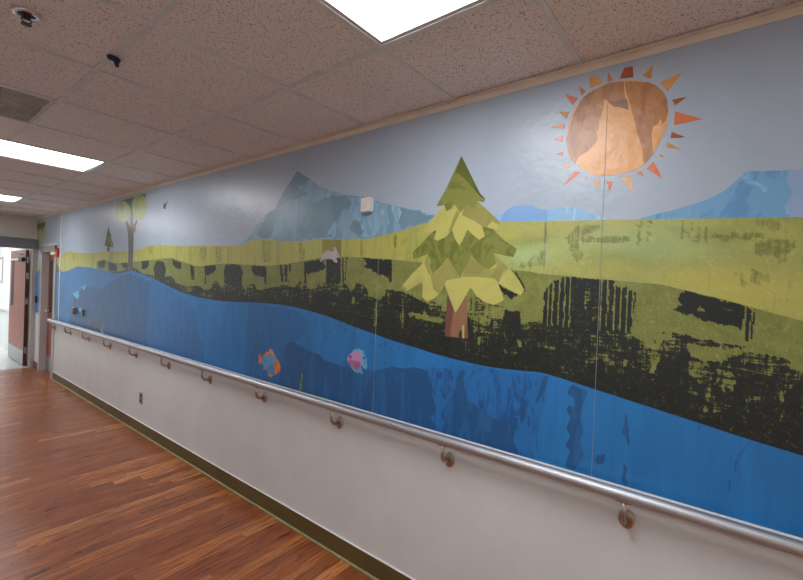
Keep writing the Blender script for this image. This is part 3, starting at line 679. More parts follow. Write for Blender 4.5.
# --- pine tree
pine = bpy.data.objects.new('pine_tree', None); link(pine, mural); pine.location = (0, [(1.068,1.431)][0][0]-4.0, [(1.068,1.431)][0][1]-ZM0)
tk = layer('trunk', [(1.127,1.648),(1.133,1.434),(1.000,1.435),(1.015,1.644),(1.072,1.650)], 9, M['trunk'], pine)
layer('trunk_fold', [(1.127,1.648),(1.133,1.434),(1.102,1.435),(1.093,1.530),(1.087,1.572),(1.107,1.612)], 10, M['trunk_dark'], tk)
layer('trunk_fold', [(1.045,1.471),(1.037,1.471),(1.033,1.436),(1.047,1.435),(1.052,1.452)], 10, M['ink'], tk)
layer('trunk_fold', [(1.034,1.499),(1.023,1.498),(1.020,1.435),(1.029,1.435)], 10, M['pine_leaf'], tk)
layer('foliage_tier', [(1.191,2.021),(1.232,1.971),(1.281,1.931),(1.360,1.865),(1.352,1.830),(1.323,1.835),(1.258,1.856),(1.237,1.813),(1.238,1.708),(0.843,1.718),(0.880,1.854),(0.829,1.842),(0.783,1.834),(0.767,1.871),(0.832,1.914),(0.896,1.974),(0.960,2.006)], 10, M['pine_mid'], pine)
t4 = layer('foliage_tier', [(1.258,1.858),(1.288,1.807),(1.360,1.746),(1.434,1.670),(1.387,1.654),(1.333,1.683),(1.288,1.709),(1.282,1.670),(1.284,1.627),(1.252,1.604),(1.212,1.621),(1.180,1.646),(1.159,1.675),(1.146,1.698),(1.113,1.630),(1.076,1.557),(1.039,1.616),(0.997,1.689),(0.960,1.646),(0.921,1.622),(0.873,1.609),(0.846,1.619),(0.821,1.636),(0.834,1.673),(0.852,1.711),(0.795,1.683),(0.740,1.661),(0.724,1.686),(0.749,1.726),(0.771,1.755),(0.808,1.788),(0.864,1.834),(0.882,1.854),(0.868,1.822),(0.863,1.805),(0.904,1.774),(0.958,1.805),(0.999,1.842),(1.027,1.787),(1.055,1.733),(1.099,1.787),(1.134,1.837),(1.170,1.796),(1.224,1.748),(1.246,1.805)], 11, M['pine_leaf'], pine)
for p in ([(1.134,1.837),(1.170,1.796),(1.235,1.743),(1.215,1.673),(1.180,1.646),(1.146,1.698),(1.139,1.717),(1.097,1.727),(1.053,1.734),(1.099,1.787)], [(0.999,1.840),(1.027,1.787),(1.047,1.738),(0.965,1.740),(0.867,1.734),(0.864,1.787),(0.904,1.774),(0.958,1.805)],
          [(0.882,1.854),(0.863,1.805),(0.869,1.734),(0.850,1.711),(0.829,1.762),(0.799,1.781),(0.836,1.813)], [(1.258,1.858),(1.279,1.810),(1.247,1.748),(1.227,1.746),(1.244,1.805)], [(1.434,1.670),(1.387,1.654),(1.400,1.674),(1.420,1.685)]):
    layer('leaf_shade', p, 12, M['pine_tan'], t4)
t2 = layer('foliage_tier', [(1.150,2.119),(1.165,2.107),(1.201,2.074),(1.242,2.036),(1.269,2.010),(1.291,1.988),(1.273,1.969),(1.239,1.972),(1.209,1.979),(1.215,1.957),(1.221,1.934),(1.199,1.923),(1.152,1.941),(1.114,1.973),(1.095,1.929),(1.068,1.893),(1.045,1.932),(1.027,1.974),(0.992,1.943),(0.958,1.920),(0.930,1.936),(0.946,1.983),(0.909,1.974),(0.873,1.966),(0.852,1.998),(0.922,2.061),(0.980,2.112),(1.078,2.121)], 13, M['pine_leaf'], pine)
layer('leaf_shade', [(1.047,2.101),(0.980,2.112),(0.922,2.061),(0.852,1.998),(0.861,1.986),(0.893,2.004),(0.914,1.989),(0.918,1.975),(0.946,1.983),(0.985,2.010),(1.060,2.046)], 14, M['pine_tan'], t2)
layer('leaf_shade', [(1.091,2.074),(1.075,2.060),(1.114,1.973),(1.137,1.958),(1.114,2.027)], 14, M['pine_tan'], t2)
t1 = layer('foliage_tier', [(1.077,2.345),(1.114,2.275),(1.163,2.183),(1.215,2.107),(1.191,2.103),(1.168,2.109),(1.153,2.073),(1.127,2.082),(1.103,2.104),(1.086,2.078),(1.070,2.058),(1.051,2.080),(1.037,2.096),(1.012,2.079),(0.986,2.077),(0.980,2.110),(0.942,2.100),(0.936,2.116),(0.953,2.122),(1.014,2.231)], 15, M['pine_top'], pine)
layer('leaf_shade', [(1.077,2.345),(1.110,2.265),(1.084,2.253),(1.043,2.217),(1.002,2.174),(0.963,2.134),(0.936,2.116),(0.953,2.122),(1.014,2.231)], 16, M['pine_dark'], t1)

# --- sun
sun = bpy.data.objects.new('sun', None); link(sun, mural); sun.location = (0, [(0.373,2.346)][0][0]-4.0, [(0.373,2.346)][0][1]-ZM0)
disk = layer('sun_disk', [(0.405,2.529),(0.357,2.525),(0.310,2.513),(0.273,2.497),(0.244,2.474),(0.220,2.444),(0.207,2.414),(0.200,2.376),(0.201,2.340),(0.207,2.301),(0.221,2.263),(0.243,2.222),(0.273,2.181),(0.309,2.163),(0.347,2.158),(0.390,2.156),(0.435,2.162),(0.478,2.182),(0.512,2.211),(0.545,2.248),(0.560,2.289),(0.566,2.332),(0.563,2.372),(0.557,2.412),(0.542,2.449),(0.519,2.482),(0.486,2.506),(0.445,2.523)], 9, M['sun'], sun, True)
layer('sun_brush', rough_edge([(0.537,2.448),(0.519,2.482),(0.486,2.506),(0.445,2.523),(0.405,2.529),(0.357,2.523),(0.349,2.481),(0.341,2.432),(0.358,2.450),(0.367,2.438),(0.393,2.446),(0.428,2.467),(0.427,2.452),(0.432,2.404),(0.436,2.347),(0.447,2.339),(0.441,2.309),(0.454,2.286),(0.477,2.265),(0.509,2.251),(0.523,2.222),(0.541,2.248),(0.557,2.289),(0.563,2.331),(0.558,2.371),(0.550,2.410)], 0.010), 10, M['sun_dark'], disk)
layer('sun_brush', rough_edge([(0.354,2.522),(0.310,2.511),(0.273,2.495),(0.244,2.473),(0.221,2.443),(0.209,2.413),(0.201,2.376),(0.202,2.341),(0.212,2.327),(0.224,2.350),(0.231,2.329),(0.246,2.323),(0.257,2.293),(0.250,2.246),(0.246,2.220),(0.265,2.189),(0.272,2.190),(0.277,2.232),(0.289,2.280),(0.308,2.340),(0.326,2.391),(0.335,2.449)], 0.010), 10, M['sun_dark'], disk)
layer('sun_brush', rough_edge([(0.416,2.459),(0.341,2.451),(0.337,2.403),(0.366,2.423)], 0.010), 11, M['trunk'], disk)
RAYS = [('ray_ochre', [(0.487,2.576),(0.457,2.573),(0.432,2.539),(0.478,2.526)]), ('ray_orange', [(0.414,2.575),(0.394,2.536),(0.416,2.537)]), ('ray_brown', [(0.355,2.575),(0.325,2.572),(0.321,2.528),(0.370,2.536)]),
 ('ray_ochre', [(0.258,2.558),(0.260,2.507),(0.292,2.524)]), ('ray_ochre', [(0.163,2.502),(0.205,2.444),(0.233,2.483)]), ('ray_brown', [(0.144,2.409),(0.180,2.386),(0.190,2.409)]),
 ('ray_orange', [(0.180,2.364),(0.094,2.317),(0.181,2.314)]), ('ray_brown', [(0.187,2.290),(0.143,2.262),(0.190,2.267)]), ('ray_ochre', [(0.197,2.253),(0.150,2.216),(0.201,2.236)]),
 ('ray_ochre', [(0.226,2.210),(0.219,2.213),(0.208,2.203),(0.212,2.199)]), ('ray_orange', [(0.241,2.190),(0.209,2.119),(0.264,2.166)]), ('ray_orange', [(0.282,2.159),(0.269,2.133),(0.298,2.154)]),
 ('ray_light', [(0.313,2.144),(0.305,2.081),(0.350,2.138)]), ('ray_orange', [(0.404,2.134),(0.379,2.129),(0.389,2.091)]), ('ray_light', [(0.451,2.150),(0.423,2.139),(0.440,2.104)]),
 ('ray_light', [(0.486,2.162),(0.472,2.163),(0.479,2.146)]), ('ray_orange', [(0.504,2.183),(0.576,2.131),(0.526,2.193)]), ('ray_light', [(0.560,2.233),(0.542,2.215),(0.577,2.210)]),
 ('ray_orange', [(0.607,2.277),(0.577,2.282),(0.577,2.264)]), ('ray_orange', [(0.620,2.344),(0.582,2.350),(0.581,2.324)]), ('ray_orange', [(0.637,2.400),(0.577,2.400),(0.574,2.379)]),
 ('ray_ochre', [(0.604,2.458),(0.559,2.448),(0.570,2.420)]), ('ray_orange', [(0.582,2.530),(0.527,2.498),(0.548,2.474)]), ('ray_orange', [(0.523,2.546),(0.496,2.519),(0.513,2.505)])]
for m, p in RAYS: layer('ray', p, 9, M[m], sun)

# --- leafy tree, small pine, bird, rabbit
lt = bpy.data.objects.new('leafy_tree', None); link(lt, mural); lt.location = (0, 0.9, 0.75)
layer('trunk', [(5.369,2.471),(5.309,2.465),(5.279,2.231),(5.250,2.114),(5.248,1.738),(5.399,1.737),(5.384,1.923),(5.414,2.160),(5.510,2.314),(5.457,2.304),(5.348,2.219)], 9, M['far_trunk'], lt)
layer('branch', [(5.298,2.213),(5.187,2.291),(5.152,2.281),(5.264,2.163)], 9, M['far_trunk'], lt)
layer('dark_canopy', [(5.681,2.555),(5.317,2.559),(4.962,2.568),(4.941,2.359),(5.058,2.340),(5.301,2.368),(5.619,2.472)], 10, M['far_dark'], lt)
def ell(c, rx, rz, n=20): return [(c[0]+rx*math.cos(2*PI*k/n), c[1]+rz*math.sin(2*PI*k/n)) for k in range(n)]
layer('canopy', [(5.626,2.550),(5.507,2.526),(5.399,2.463),(5.363,2.392),(5.408,2.327),(5.498,2.293),(5.631,2.298),(5.750,2.340),(5.823,2.407),(5.814,2.489),(5.745,2.538)], 11, M['far_green'], lt, True)
layer('canopy', [(5.148,2.574),(5.029,2.557),(4.952,2.499),(4.933,2.377),(5.000,2.312),(5.124,2.288),(5.248,2.325),(5.304,2.407),(5.322,2.505),(5.267,2.558)], 11, M['far_green'], lt, True)
layer('squirrel', [(5.262,2.259),(5.212,2.250),(5.197,2.188),(5.233,2.152),(5.275,2.177),(5.298,2.222)], 12, M['trunk'], lt)
sp = bpy.data.objects.new('small_pine', None); link(sp, mural); sp.location = (0, 1.9, 0.75)
layer('trunk', [(6.066,2.052),(6.006,2.050),(5.993,1.965),(6.065,1.967)], 9, M['ink'], sp)
layer('foliage', [(6.057,2.286),(6.002,2.198),(5.957,2.164),(5.948,2.122),(5.884,2.057),(5.868,2.011),(5.962,2.021),(6.033,2.015),(6.107,2.038),(6.168,2.031),(6.160,2.076),(6.116,2.129),(6.108,2.182),(6.076,2.229)], 10, M['far_dark'], sp)
layer('foliage_light', [(6.017,2.167),(5.961,2.144),(5.895,2.057),(5.880,2.015),(5.963,2.034),(5.993,2.103),(6.066,2.052),(6.055,2.126)], 11, M['pine_mid'], sp)
layer('bird', [(4.527,2.444),(4.488,2.407),(4.457,2.412),(4.424,2.436),(4.415,2.427),(4.448,2.393),(4.453,2.360),(4.505,2.362),(4.515,2.392),(4.500,2.405)], 9, M['far_dark'])
layer('faint_tree', [(6.688,1.958),(6.691,2.157),(6.635,2.076),(6.604,2.127),(6.607,1.956)], 2, M['ridge_edge'])
layer('olive_panel', [(2.098,1.964),(1.917,1.957),(1.915,1.851),(1.937,1.856),(2.088,1.849)], 4.5, M['olive_panel'])
rb = layer('rabbit', [(2.106,1.838),(2.092,1.847),(2.089,1.865),(2.063,1.886),(2.027,1.891),(1.996,1.882),(1.982,1.890),(1.994,1.906),(1.987,1.914),(1.970,1.911),(1.956,1.893),(1.949,1.879),(1.933,1.869),(1.935,1.851),(1.954,1.843),(1.962,1.837),(1.944,1.821),(1.952,1.811),(1.973,1.815),(1.993,1.832),(2.033,1.840),(2.060,1.838),(2.084,1.834),(2.096,1.818),(2.109,1.821)], 9, M['rabbit'])
layer('ear_lining', [(1.990,1.910),(1.973,1.910),(1.963,1.887),(1.975,1.885)], 10, M['pink'], rb)
layer('eye', [(1.953,1.870),(1.943,1.868),(1.946,1.862),(1.955,1.864)], 10, M['ink'], rb)
# --- fish
f1 = bpy.data.objects.new('orange_blue_fish', None); link(f1, mural); f1.location = (0, [(2.621,1.080)][0][0]-4.0, [(2.621,1.080)][0][1]-ZM0)
layer('fins', [(2.764,1.130),(2.741,1.126),(2.722,1.096),(2.698,1.131),(2.664,1.159),(2.634,1.154),(2.632,1.182),(2.602,1.183),(2.571,1.156),(2.551,1.132),(2.546,1.047),(2.578,0.995),(2.589,0.981),(2.620,0.979),(2.634,0.994),(2.642,1.005),(2.672,1.024),(2.695,1.020),(2.704,1.032),(2.688,1.034),(2.717,1.073),(2.729,1.061),(2.769,1.055),(2.758,1.085)], 9, M['fish_orange'], f1)
bd = layer('body', [(2.722,1.096),(2.691,1.123),(2.621,1.149),(2.583,1.148),(2.547,1.133),(2.553,1.005),(2.583,0.994),(2.638,1.002),(2.685,1.033),(2.717,1.073)], 10, M['fish_blue'], f1)
layer('scale_fold', [(2.718,1.090),(2.661,1.064),(2.615,1.040),(2.559,1.052),(2.556,1.004),(2.583,0.994),(2.638,1.002),(2.685,1.033)], 11, M['fish_blue'], bd)
layer('head', [(2.547,1.133),(2.519,1.111),(2.489,1.070),(2.491,1.055),(2.510,1.029),(2.562,0.999),(2.567,1.051),(2.561,1.097)], 11, M['fish_orange'], f1)
c = [(2.536,1.086)][0]
ey = layer('eye', ell(c, 0.012, 0.010), 12, M['rabbit'], f1); layer('pupil', ell(c, 0.007, 0.006), 13, M['ink'], ey)
f2 = bpy.data.objects.new('pink_aqua_fish', None); link(f2, mural); f2.location = (0, [(1.746,1.219)][0][0]-4.0, [(1.746,1.219)][0][1]-ZM0)
layer('fins', [(1.797,1.258),(1.786,1.272),(1.769,1.289),(1.744,1.291),(1.737,1.298),(1.715,1.291),(1.689,1.289),(1.697,1.274),(1.686,1.270),(1.675,1.262),(1.682,1.255),(1.699,1.250),(1.701,1.238),(1.684,1.236),(1.666,1.248),(1.662,1.201),(1.668,1.185),(1.677,1.181),(1.698,1.193),(1.706,1.202),(1.710,1.186),(1.697,1.165),(1.689,1.150),(1.715,1.153),(1.727,1.153),(1.736,1.144),(1.762,1.155),(1.792,1.174)], 9, M['fish_aqua'], f2)
layer('body', [(1.830,1.216),(1.824,1.236),(1.810,1.248),(1.790,1.262),(1.761,1.275),(1.718,1.281),(1.708,1.246),(1.706,1.210),(1.717,1.188),(1.737,1.163),(1.767,1.173),(1.793,1.187),(1.816,1.202)], 10, M['fish_pink'], f2)
layer('cheek', [(1.813,1.221),(1.780,1.220),(1.751,1.219),(1.718,1.214),(1.714,1.199),(1.737,1.163),(1.767,1.173),(1.793,1.187),(1.815,1.202)], 11, M['fish_rose'], f2)
c = [(1.799,1.238)][0]
ey = layer('eye', ell(c, 0.013, 0.012), 12, M['fish_rose'], f2); layer('pupil', ell(c, 0.006, 0.006), 13, M['ink'], ey)
layer('seaweed', [(2.400,0.971),(2.386,0.976),(2.371,0.955),(2.354,0.929),(2.372,0.929),(2.384,0.949)], 9, M['far_dark'])
layer('seaweed', [(2.253,1.064),(2.242,1.059),(2.247,1.023),(2.258,0.932),(2.277,0.931),(2.268,0.991),(2.263,1.034)], 9, M['weed'])
def fishy(name, p): layer(name, p, 9, M['cyan'])
fishy('small_fish', [(7.042,1.514),(6.943,1.498),(6.845,1.541),(6.847,1.490),(6.939,1.451),(6.985,1.469)])
fishy('small_fish', [(7.433,1.403),(7.319,1.398),(7.196,1.442),(7.128,1.377),(7.168,1.312),(7.280,1.336),(7.363,1.361)])
fishy('small_fish', [(7.165,1.206),(7.086,1.194),(7.020,1.217),(7.030,1.167),(7.065,1.131),(7.122,1.165)])
layer('rock', clip([(6.620,0.983),(6.598,1.036),(6.550,1.072),(6.473,1.088),(6.383,1.079),(6.283,1.058),(6.229,0.991),(6.242,0.957)]), 9, M['rock'])
layer('coral', clip([(6.229,0.986),(6.192,1.004),(6.152,0.977),(6.116,0.959),(6.070,0.958),(6.100,0.944),(6.213,0.952)]), 9, M['cyan'])
layer('seaweed', clip([(6.143,1.077),(6.119,1.086),(6.115,1.013),(6.117,0.964),(6.139,0.967)]), 9, M['weed'])
# --- sheet seams
M['seam'] = paint('seam_gap', (150,152,156), 0.8, 0.05)
for y, z0, z1 in ((0.410, ZM0, 2.56), (1.603, ZM0, 1.90), (0.640, 1.81, 1.985)):
    layer('sheet_seam', [(y-0.0007, z0), (y+0.0007, z0), (y+0.0007, z1), (y-0.0007, z1)], 17, M['seam'])
# --- strip of the mural past the side door
st = bpy.data.objects.new('corner_strip', None); link(st, mural); st.location = (0, 5.5, 0.6)
a0, a1 = DY1+0.052, YE-0.031
layer('sky_sheet', [(a0, ZM0), (a1, ZM0), (a1, ZM1), (a0, ZM1)], 0, M['sky'], st)
layer('sky_sheet', [(DY0-0.052, 2.15), (DY1+0.06, 2.15), (DY1+0.06, ZM1), (DY0-0.052, ZM1)], 0, M['sky'], st)
layer('grass_band', [(a0, 1.93), (a1, 1.80), (a1, 1.62), (a0, 1.72)], 2, M['far_green'], st)
layer('water', [(a0, 1.74), (a1, 1.66), (a1, ZM0+.04), (a0, ZM0+.04)], 3, M['water'], st)
layer('canopy', [(9.635,2.521),(9.064,2.528),(9.048,2.285),(9.120,2.186),(9.284,2.178),(9.530,2.235)], 4, M['far_green'], st)
layer('dark_canopy', [(9.635,2.521),(9.064,2.528),(9.068,2.453),(9.214,2.428),(9.273,2.362),(9.384,2.454),(9.479,2.390),(9.610,2.432)], 5, M['far_dark'], st)
layer('trunk', [(9.558,2.236),(9.437,2.215),(9.419,2.058),(9.537,2.061)], 5, M['far_trunk'], st)

# ------------------------------------------------------------------ corner guard trim and wall strip at rail
g = [(8.112,1.875)][0][0]
struct('trim_1', bx(D-0.006, D, g-0.012, g+0.012, 0.945, CEIL-0.031, 0.002, 1), M['white_trim'])
struct('trim_2', bx(D-0.012, D-0.0001, YB, DY0-0.05, 0.885, 0.939, 0.003, 2), M['white_trim'])

# ------------------------------------------------------------------ handrail
TZ, TX, TR = 0.934, D-0.073, 0.0235
hr = thing('handrail', 'long brushed steel tube handrail on curved brackets below the mural', 'handrail', (D, 4.0, 0.85))
bm = BM(); yend = DY0-0.02
pts = [(TX, YB+0.02, TZ)] + [(TX, y, TZ) for y in (0, 4, 7.9)] + [(TX, yend-0.06, TZ), (TX+0.003, yend-0.03, TZ), (TX+0.012, yend-0.012, TZ), (TX+0.026, yend-0.003, TZ), (TX+0.045, yend, TZ), (D-0.0005, yend, TZ)]
tube(bm, pts, TR, 24)
obj('rail_tube', bm, M['rail'], hr, True)
BY = [0.278+0.798*k for k in range(-6, 11)]
def bracket(y):
    bm = BM(); lathe(bm, [(0.028, -0.0002), (0.028, -0.004), (0.0265, -0.008), (0.021, -0.011), (0.012, -0.013), (0.0, -0.014)], (D, y, 0.818), 'X', 28, 1.38)
    ro = obj('rosette', bm, M['bracket'], hr, True)
    bm = BM(); p = []
    for k in range(9):
        a = k/8*PI/2
        p.append((D-0.034-(TX*0+0.038)*math.sin(a), y, 0.818+0.045*(1-math.cos(a))))
    tube(bm, [(D-0.010, y, 0.818)] + p + [(TX, y, TZ-TR-0.001)], [0.0095]*2+[0.0085]*8+[0.0085], 12)
    a = obj('bracket_arm', bm, M['bracket'], hr, True)
    bm = BM(); box(bm, TX-0.010, TX+0.010, y-0.026, y+0.026, TZ-TR-0.003, TZ-TR+0.004, 0.001, 1)
    obj('saddle', bm, M['bracket'], a)
for y in BY: bracket(y)

# ------------------------------------------------------------------ ceiling lights, vent, sprinkler, clip
LL = ['nearest ceiling light panel, cut by the top edge of the photo', 'wide lit ceiling panel halfway down the corridor',
      'small distant lit ceiling panel near the end doors', 'lit ceiling panel behind the camera', 'rearmost lit ceiling panel behind the camera']
def troffer(lx_, ly, label):
    t = thing('ceiling_light', label, 'light', (lx_+CELL, ly+CELL/2, CEIL+0.001), 'fluorescent ceiling panels')
    x0, x1, y0, y1 = lx_+0.014, lx_+2*CELL-0.014, ly+0.014, ly+CELL-0.014
    bm = BM(); w = 0.016
    box(bm, x0, x1, y0, y0+w, CEIL+0.002, CEIL+0.09); box(bm, x0, x1, y1-w, y1, CEIL+0.002, CEIL+0.09)
    box(bm, x0, x0+w, y0+w, y1-w, CEIL+0.002, CEIL+0.09); box(bm, x1-w, x1, y0+w, y1-w, CEIL+0.002, CEIL+0.09)
    box(bm, x0, x1, y0, y1, CEIL+0.09, CEIL+0.10)
    obj('light_housing', bm, M['lamp_frame'], t)
    obj('diffuser', bx(x0+w, x1-w, y0+w, y1-w, CEIL+0.008, CEIL+0.011), M['lamp'], t)
for (a, b), l in zip(LIGHTS, LL): troffer(a, b, l)

vt = thing('air_vent', 'dark metal return air grille in the ceiling grid at the left edge', 'vent', (VENT[0]+CELL/2, VENT[1]+CELL/2, CEIL+0.002))
vx0, vx1, vy0, vy1 = VENT[0]+0.014, VENT[0]+CELL-0.014, VENT[1]+0.014, VENT[1]+CELL-0.014
M['vent'] = paint('grey_vent_metal', (196,192,184), 0.5, 0.1, 9)
bm = BM(); w = 0.014
box(bm, vx0, vx1, vy0, vy0+w, CEIL+0.001, CEIL+0.03); box(bm, vx0, vx1, vy1-w, vy1, CEIL+0.001, CEIL+0.03)
box(bm, vx0, vx0+w, vy0, vy1, CEIL+0.001, CEIL+0.03); box(bm, vx1-w, vx1, vy0, vy1, CEIL+0.001, CEIL+0.03)
obj('vent_frame', bm, M['vent'], vt)
bm = BM(); n = 46
for i in range(n):
    x = vx0+w + (vx1-vx0-2*w)*(i+.5)/n; box(bm, x-0.0009, x+0.0009, vy0+w, vy1-w, CEIL+0.003, CEIL+0.022)
    y = vy0+w + (vy1-vy0-2*w)*(i+.5)/n; box(bm, vx0+w, vx1-w, y-0.0009, y+0.0009, CEIL+0.004, CEIL+0.022)
obj('vent_grid', bm, M['vent'], vt)
obj('vent_back', bx(vx0, vx1, vy0, vy1, CEIL+0.05, CEIL+0.055), M['trim_dark'], vt)

sx, sy = 0.345, 2.07
s = thing('sprinkler', 'chrome fire sprinkler head in the ceiling tile at upper left', 'sprinkler', (sx, sy, CEIL+0.006))
bm = BM(); lathe(bm, [(0.042, 0.008), (0.043, -0.002), (0.040, -0.006), (0.030, -0.008), (0.027, -0.004), (0.026, 0.001)], (sx, sy, CEIL), 'Z', 36)
obj('escutcheon', bm, M['chrome'], s, True)
bm = BM(); lathe(bm, [(0.026, -0.001), (0.024, -0.003), (0.012, -0.004), (0.011, -0.016), (0.0, -0.017)], (sx, sy, CEIL), 'Z', 24)
obj('sprinkler_body', bm, M['black'], s, True)
bm = BM()
for q in (-1, 1): tube(bm, [(sx+q*0.010, sy, CEIL-0.012), (sx+q*0.014, sy, CEIL-0.024), (sx+q*0.003, sy, CEIL-0.036)], 0.0025, 8)
obj('yoke', bm, M['dark_metal'], s, True)
bm = BM()
for k in range(10):
    a = k*2*PI/10; c, q = math.cos(a), math.sin(a)
    r0, r1 = 0.005, 0.016
    vs = [(r0*c-0.003*q, r0*q+0.003*c), (r1*c-0.004*q, r1*q+0.004*c), (r1*c+0.004*q, r1*q-0.004*c), (r0*c+0.003*q, r0*q-0.003*c)]
    f = [bm.verts.new((sx+u, sy+v, CEIL-0.036)) for u, v in vs]; b = [bm.verts.new((sx+u, sy+v, CEIL-0.038)) for u, v in vs]
    bm.faces.new(f); bm.faces.new(b[::-1])
    for i in range(4): bm.faces.new((f[i], f[(i+1)%4], b[(i+1)%4], b[i]))
lathe(bm, [(0.0, -0.0355), (0.007, -0.036), (0.007, -0.0385), (0, -0.039)], (sx, sy, CEIL), 'Z', 16)
obj('deflector', bm, M['dark_metal'], s)

bxp, byp = XA-CELL, 2.13
c = thing('ceiling_clip', 'small navy blue plastic clip hanging from the ceiling grid', 'clip', (bxp, byp, CEIL-0.001))
bm = BM(); tube(bm, [(bxp-0.020, byp+0.004, CEIL-0.014), (bxp-0.012, byp, CEIL-0.010), (bxp+0.014, byp-0.002, CEIL-0.012), (bxp+0.026, byp-0.004, CEIL-0.018)], [0.009, 0.012, 0.012, 0.009], 12)
obj('clip_bar', bm, M['blue_plastic'], c, True)
bm = BM(); tube(bm, [(bxp+0.010, byp-0.002, CEIL-0.016), (bxp+0.014, byp-0.004, CEIL-0.032), (bxp+0.016, byp-0.004, CEIL-0.043)], [0.010, 0.009, 0.007], 10)
obj('clip_tail', bm, M['blue_plastic'], c, True)

# ------------------------------------------------------------------ wall devices
bq = [(1.752,2.122),(1.678,2.117)]
y1, y0 = 1.728, 1.655; z0, z1 = 2.108, 2.190
sb = thing('wall_sensor', 'small off-white plastic sensor box mounted on the mural mountain', 'sensor', (D-0.005, (y0+y1)/2, z0))
obj('cover', bx(D-0.040, D-0.010, y0, y1, z0, z1, 0.003), M['plastic_white'], sb)
obj('back_plate', bx(D-0.012, D-0.0014, y0+0.004, y1-0.004, z0+0.004, z1-0.004), M['plastic_white'], sb)

oy, oz = 4.905, 0.372
ot = thing('electrical_outlet', 'brown steel outlet plate low on the white wall above the baseboard', 'outlet', (D, oy, oz))
obj('cover_plate', bx(D-0.006, D-0.0002, oy-0.037, oy+0.037, oz-0.059, oz+0.059, 0.002), M['outlet'], ot)
for q in (-0.025, 0.025):
    r = obj('receptacle', bx(D-0.0085, D-0.0055, oy-0.016, oy+0.016, oz+q-0.014, oz+q+0.014, 0.002), M['card_black'], ot)

def wall_control(px_y, z, w, h, d, label, m):
    t = thing('wall_switch', label, 'switch', (D-0.005, px_y, z-h/2), None)
    obj('back_plate', bx(D-0.012, D-0.0014, px_y-w/2, px_y+w/2, z-h/2, z+h/2, 0.002), M[m], t)
    obj('body', bx(D-d, D-0.0115, px_y-w*0.38, px_y+w*0.38, z-h*0.46, z+h*0.46, 0.004), M[m], t)
    obj('top_cap', bx(D-d-0.002, D-0.0115, px_y-w*0.40, px_y+w*0.40, z+h*0.46-0.004, z+h*0.46+0.008, 0.003), M['plastic_white'], t)
wall_control(7.27, 1.145, 0.058, 0.10, 0.040, 'left brass push switch on the blue water near the side door', 'brass')
wall_control(6.90, 1.145, 0.055, 0.10, 0.028, 'right beige switch on the blue water, beside the brass one', 'outlet')

ay, az = 8.235, 1.985
al = thing('fire_alarm', 'red fire alarm plate with white strobe beside the side door frame', 'alarm', (D-0.005, ay, az-0.07))
obj('alarm_plate', bx(D-0.030, D-0.0014, ay-0.062, ay+0.062, az-0.07, az+0.07, 0.004), M['red'], al)
bm = BM(); lathe(bm, [(0.030, -0.030), (0.030, -0.05), (0.024, -0.085), (0.012, -0.095), (0, -0.096)], (D, ay+0.01, az-0.015), 'X', 20)
obj('strobe_lens', bm, M['plastic_white'], al, True)

cy, cz = 9.47, 1.20
cr = thing('card_reader', 'small dark card reader on the blue strip between the doors', 'card reader', (D-0.005, cy, cz-0.06))
obj('reader_body', bx(D-0.03, D-0.0014, cy-0.035, cy+0.035, cz-0.06, cz+0.06, 0.004), M['card_black'], cr)
obj('status_strip', bx(D-0.0312, D-0.0295, cy-0.006, cy+0.006, cz+0.0, cz+0.045), M['red'], cr)

# ------------------------------------------------------------------ side door, recessed in the right wall
d2 = struct('door_2', bx(D+0.085, D+0.13, DY0+0.045, DY1-0.045, 0.006, DH-0.045, 0.002, 1), M['door_wood'])
bm = BM()
box(bm, D-0.012, D+T, DY1-0.045, DY1+0.05, 0, DH+0.05, 0.002, 1)     # far jamb
box(bm, D-0.012, D+T, DY0-0.05, DY0+0.045, 0, DH+0.05, 0.002, 1)     # near jamb
box(bm, D-0.012, D+T, DY0-0.05, DY1+0.05, DH-0.045, DH+0.05, 0.002, 1)
struct('door_frame', bm, M['trim_grey'], d2)
struct('kick_plate', bx(D+0.083, D+0.0855, DY0+0.05, DY1-0.05, 0.01, 0.26), M['kick'], d2)
struct('vision_glass', bx(D+0.083, D+0.0855, DY1-0.30, DY1-0.14, 1.0, 1.88), M['black'], d2)
hy = DY1-0.14
bm = BM(); lathe(bm, [(0.028, 0.085), (0.028, 0.078), (0.010, 0.075), (0.010, 0.035), (0.0, 0.034)], (D, hy, 1.02), 'X', 20)
tube(bm, [(D+0.042, hy, 1.02), (D+0.038, hy-0.03, 1.02), (D+0.038, hy-0.11, 1.02)], 0.010, 10)
struct('lever_handle', bm, M['chrome'], d2, True)
bm = BM(); box(bm, D+0.02, D+0.085, DY0+0.06, DY0+0.32, DH-0.12, DH-0.06, 0.006)
struct('door_closer', bm, M['dark_metal'], d2)

# ------------------------------------------------------------------ double doorway at the end of the corridor
bm = BM()
box(bm, OX1, D-0.0005, YE-0.02, YE+0.16, 0, OH+0.16, 0.002, 1)
box(bm, OX0-0.05, OX0, YE-0.02, YE+0.16, 0, OH+0.16, 0.002, 1)
fr = struct('door_1', bm, M['trim_grey'])
bm = BM(); box(bm, OX0-0.05, D-0.0005, YE-0.03, YE+0.165, OH, OH+0.165, 0.003, 1)
struct('header', bm, M['trim_dark'], fr)
LX = 1.738; LY0 = 9.775; LY1 = 11.05
ang = math.radians(1.5)
lf = struct('door_leaf', bx(LX-0.024, LX+0.02, LY0, LY1, 0.01, OH-0.01, 0.002, 1), M['door_wood'], fr)
struct('hinge_stile', bx(LX-0.023, LX+0.021, LY0-0.003, LY0+0.001, 0.012, OH-0.012), M['door_edge'], lf)
for z in (0.28, 1.15, 1.60, 1.88):
    struct('hinge', bx(LX-0.012, LX+0.026, LY0-0.006, LY0-0.002, z-0.055, z+0.055, 0.001, 1), M['kick'], lf)
struct('kick_plate', bx(LX-0.026, LX-0.0235, LY0+0.02, LY1-0.01, 0.015, 0.27), M['kick'], lf)
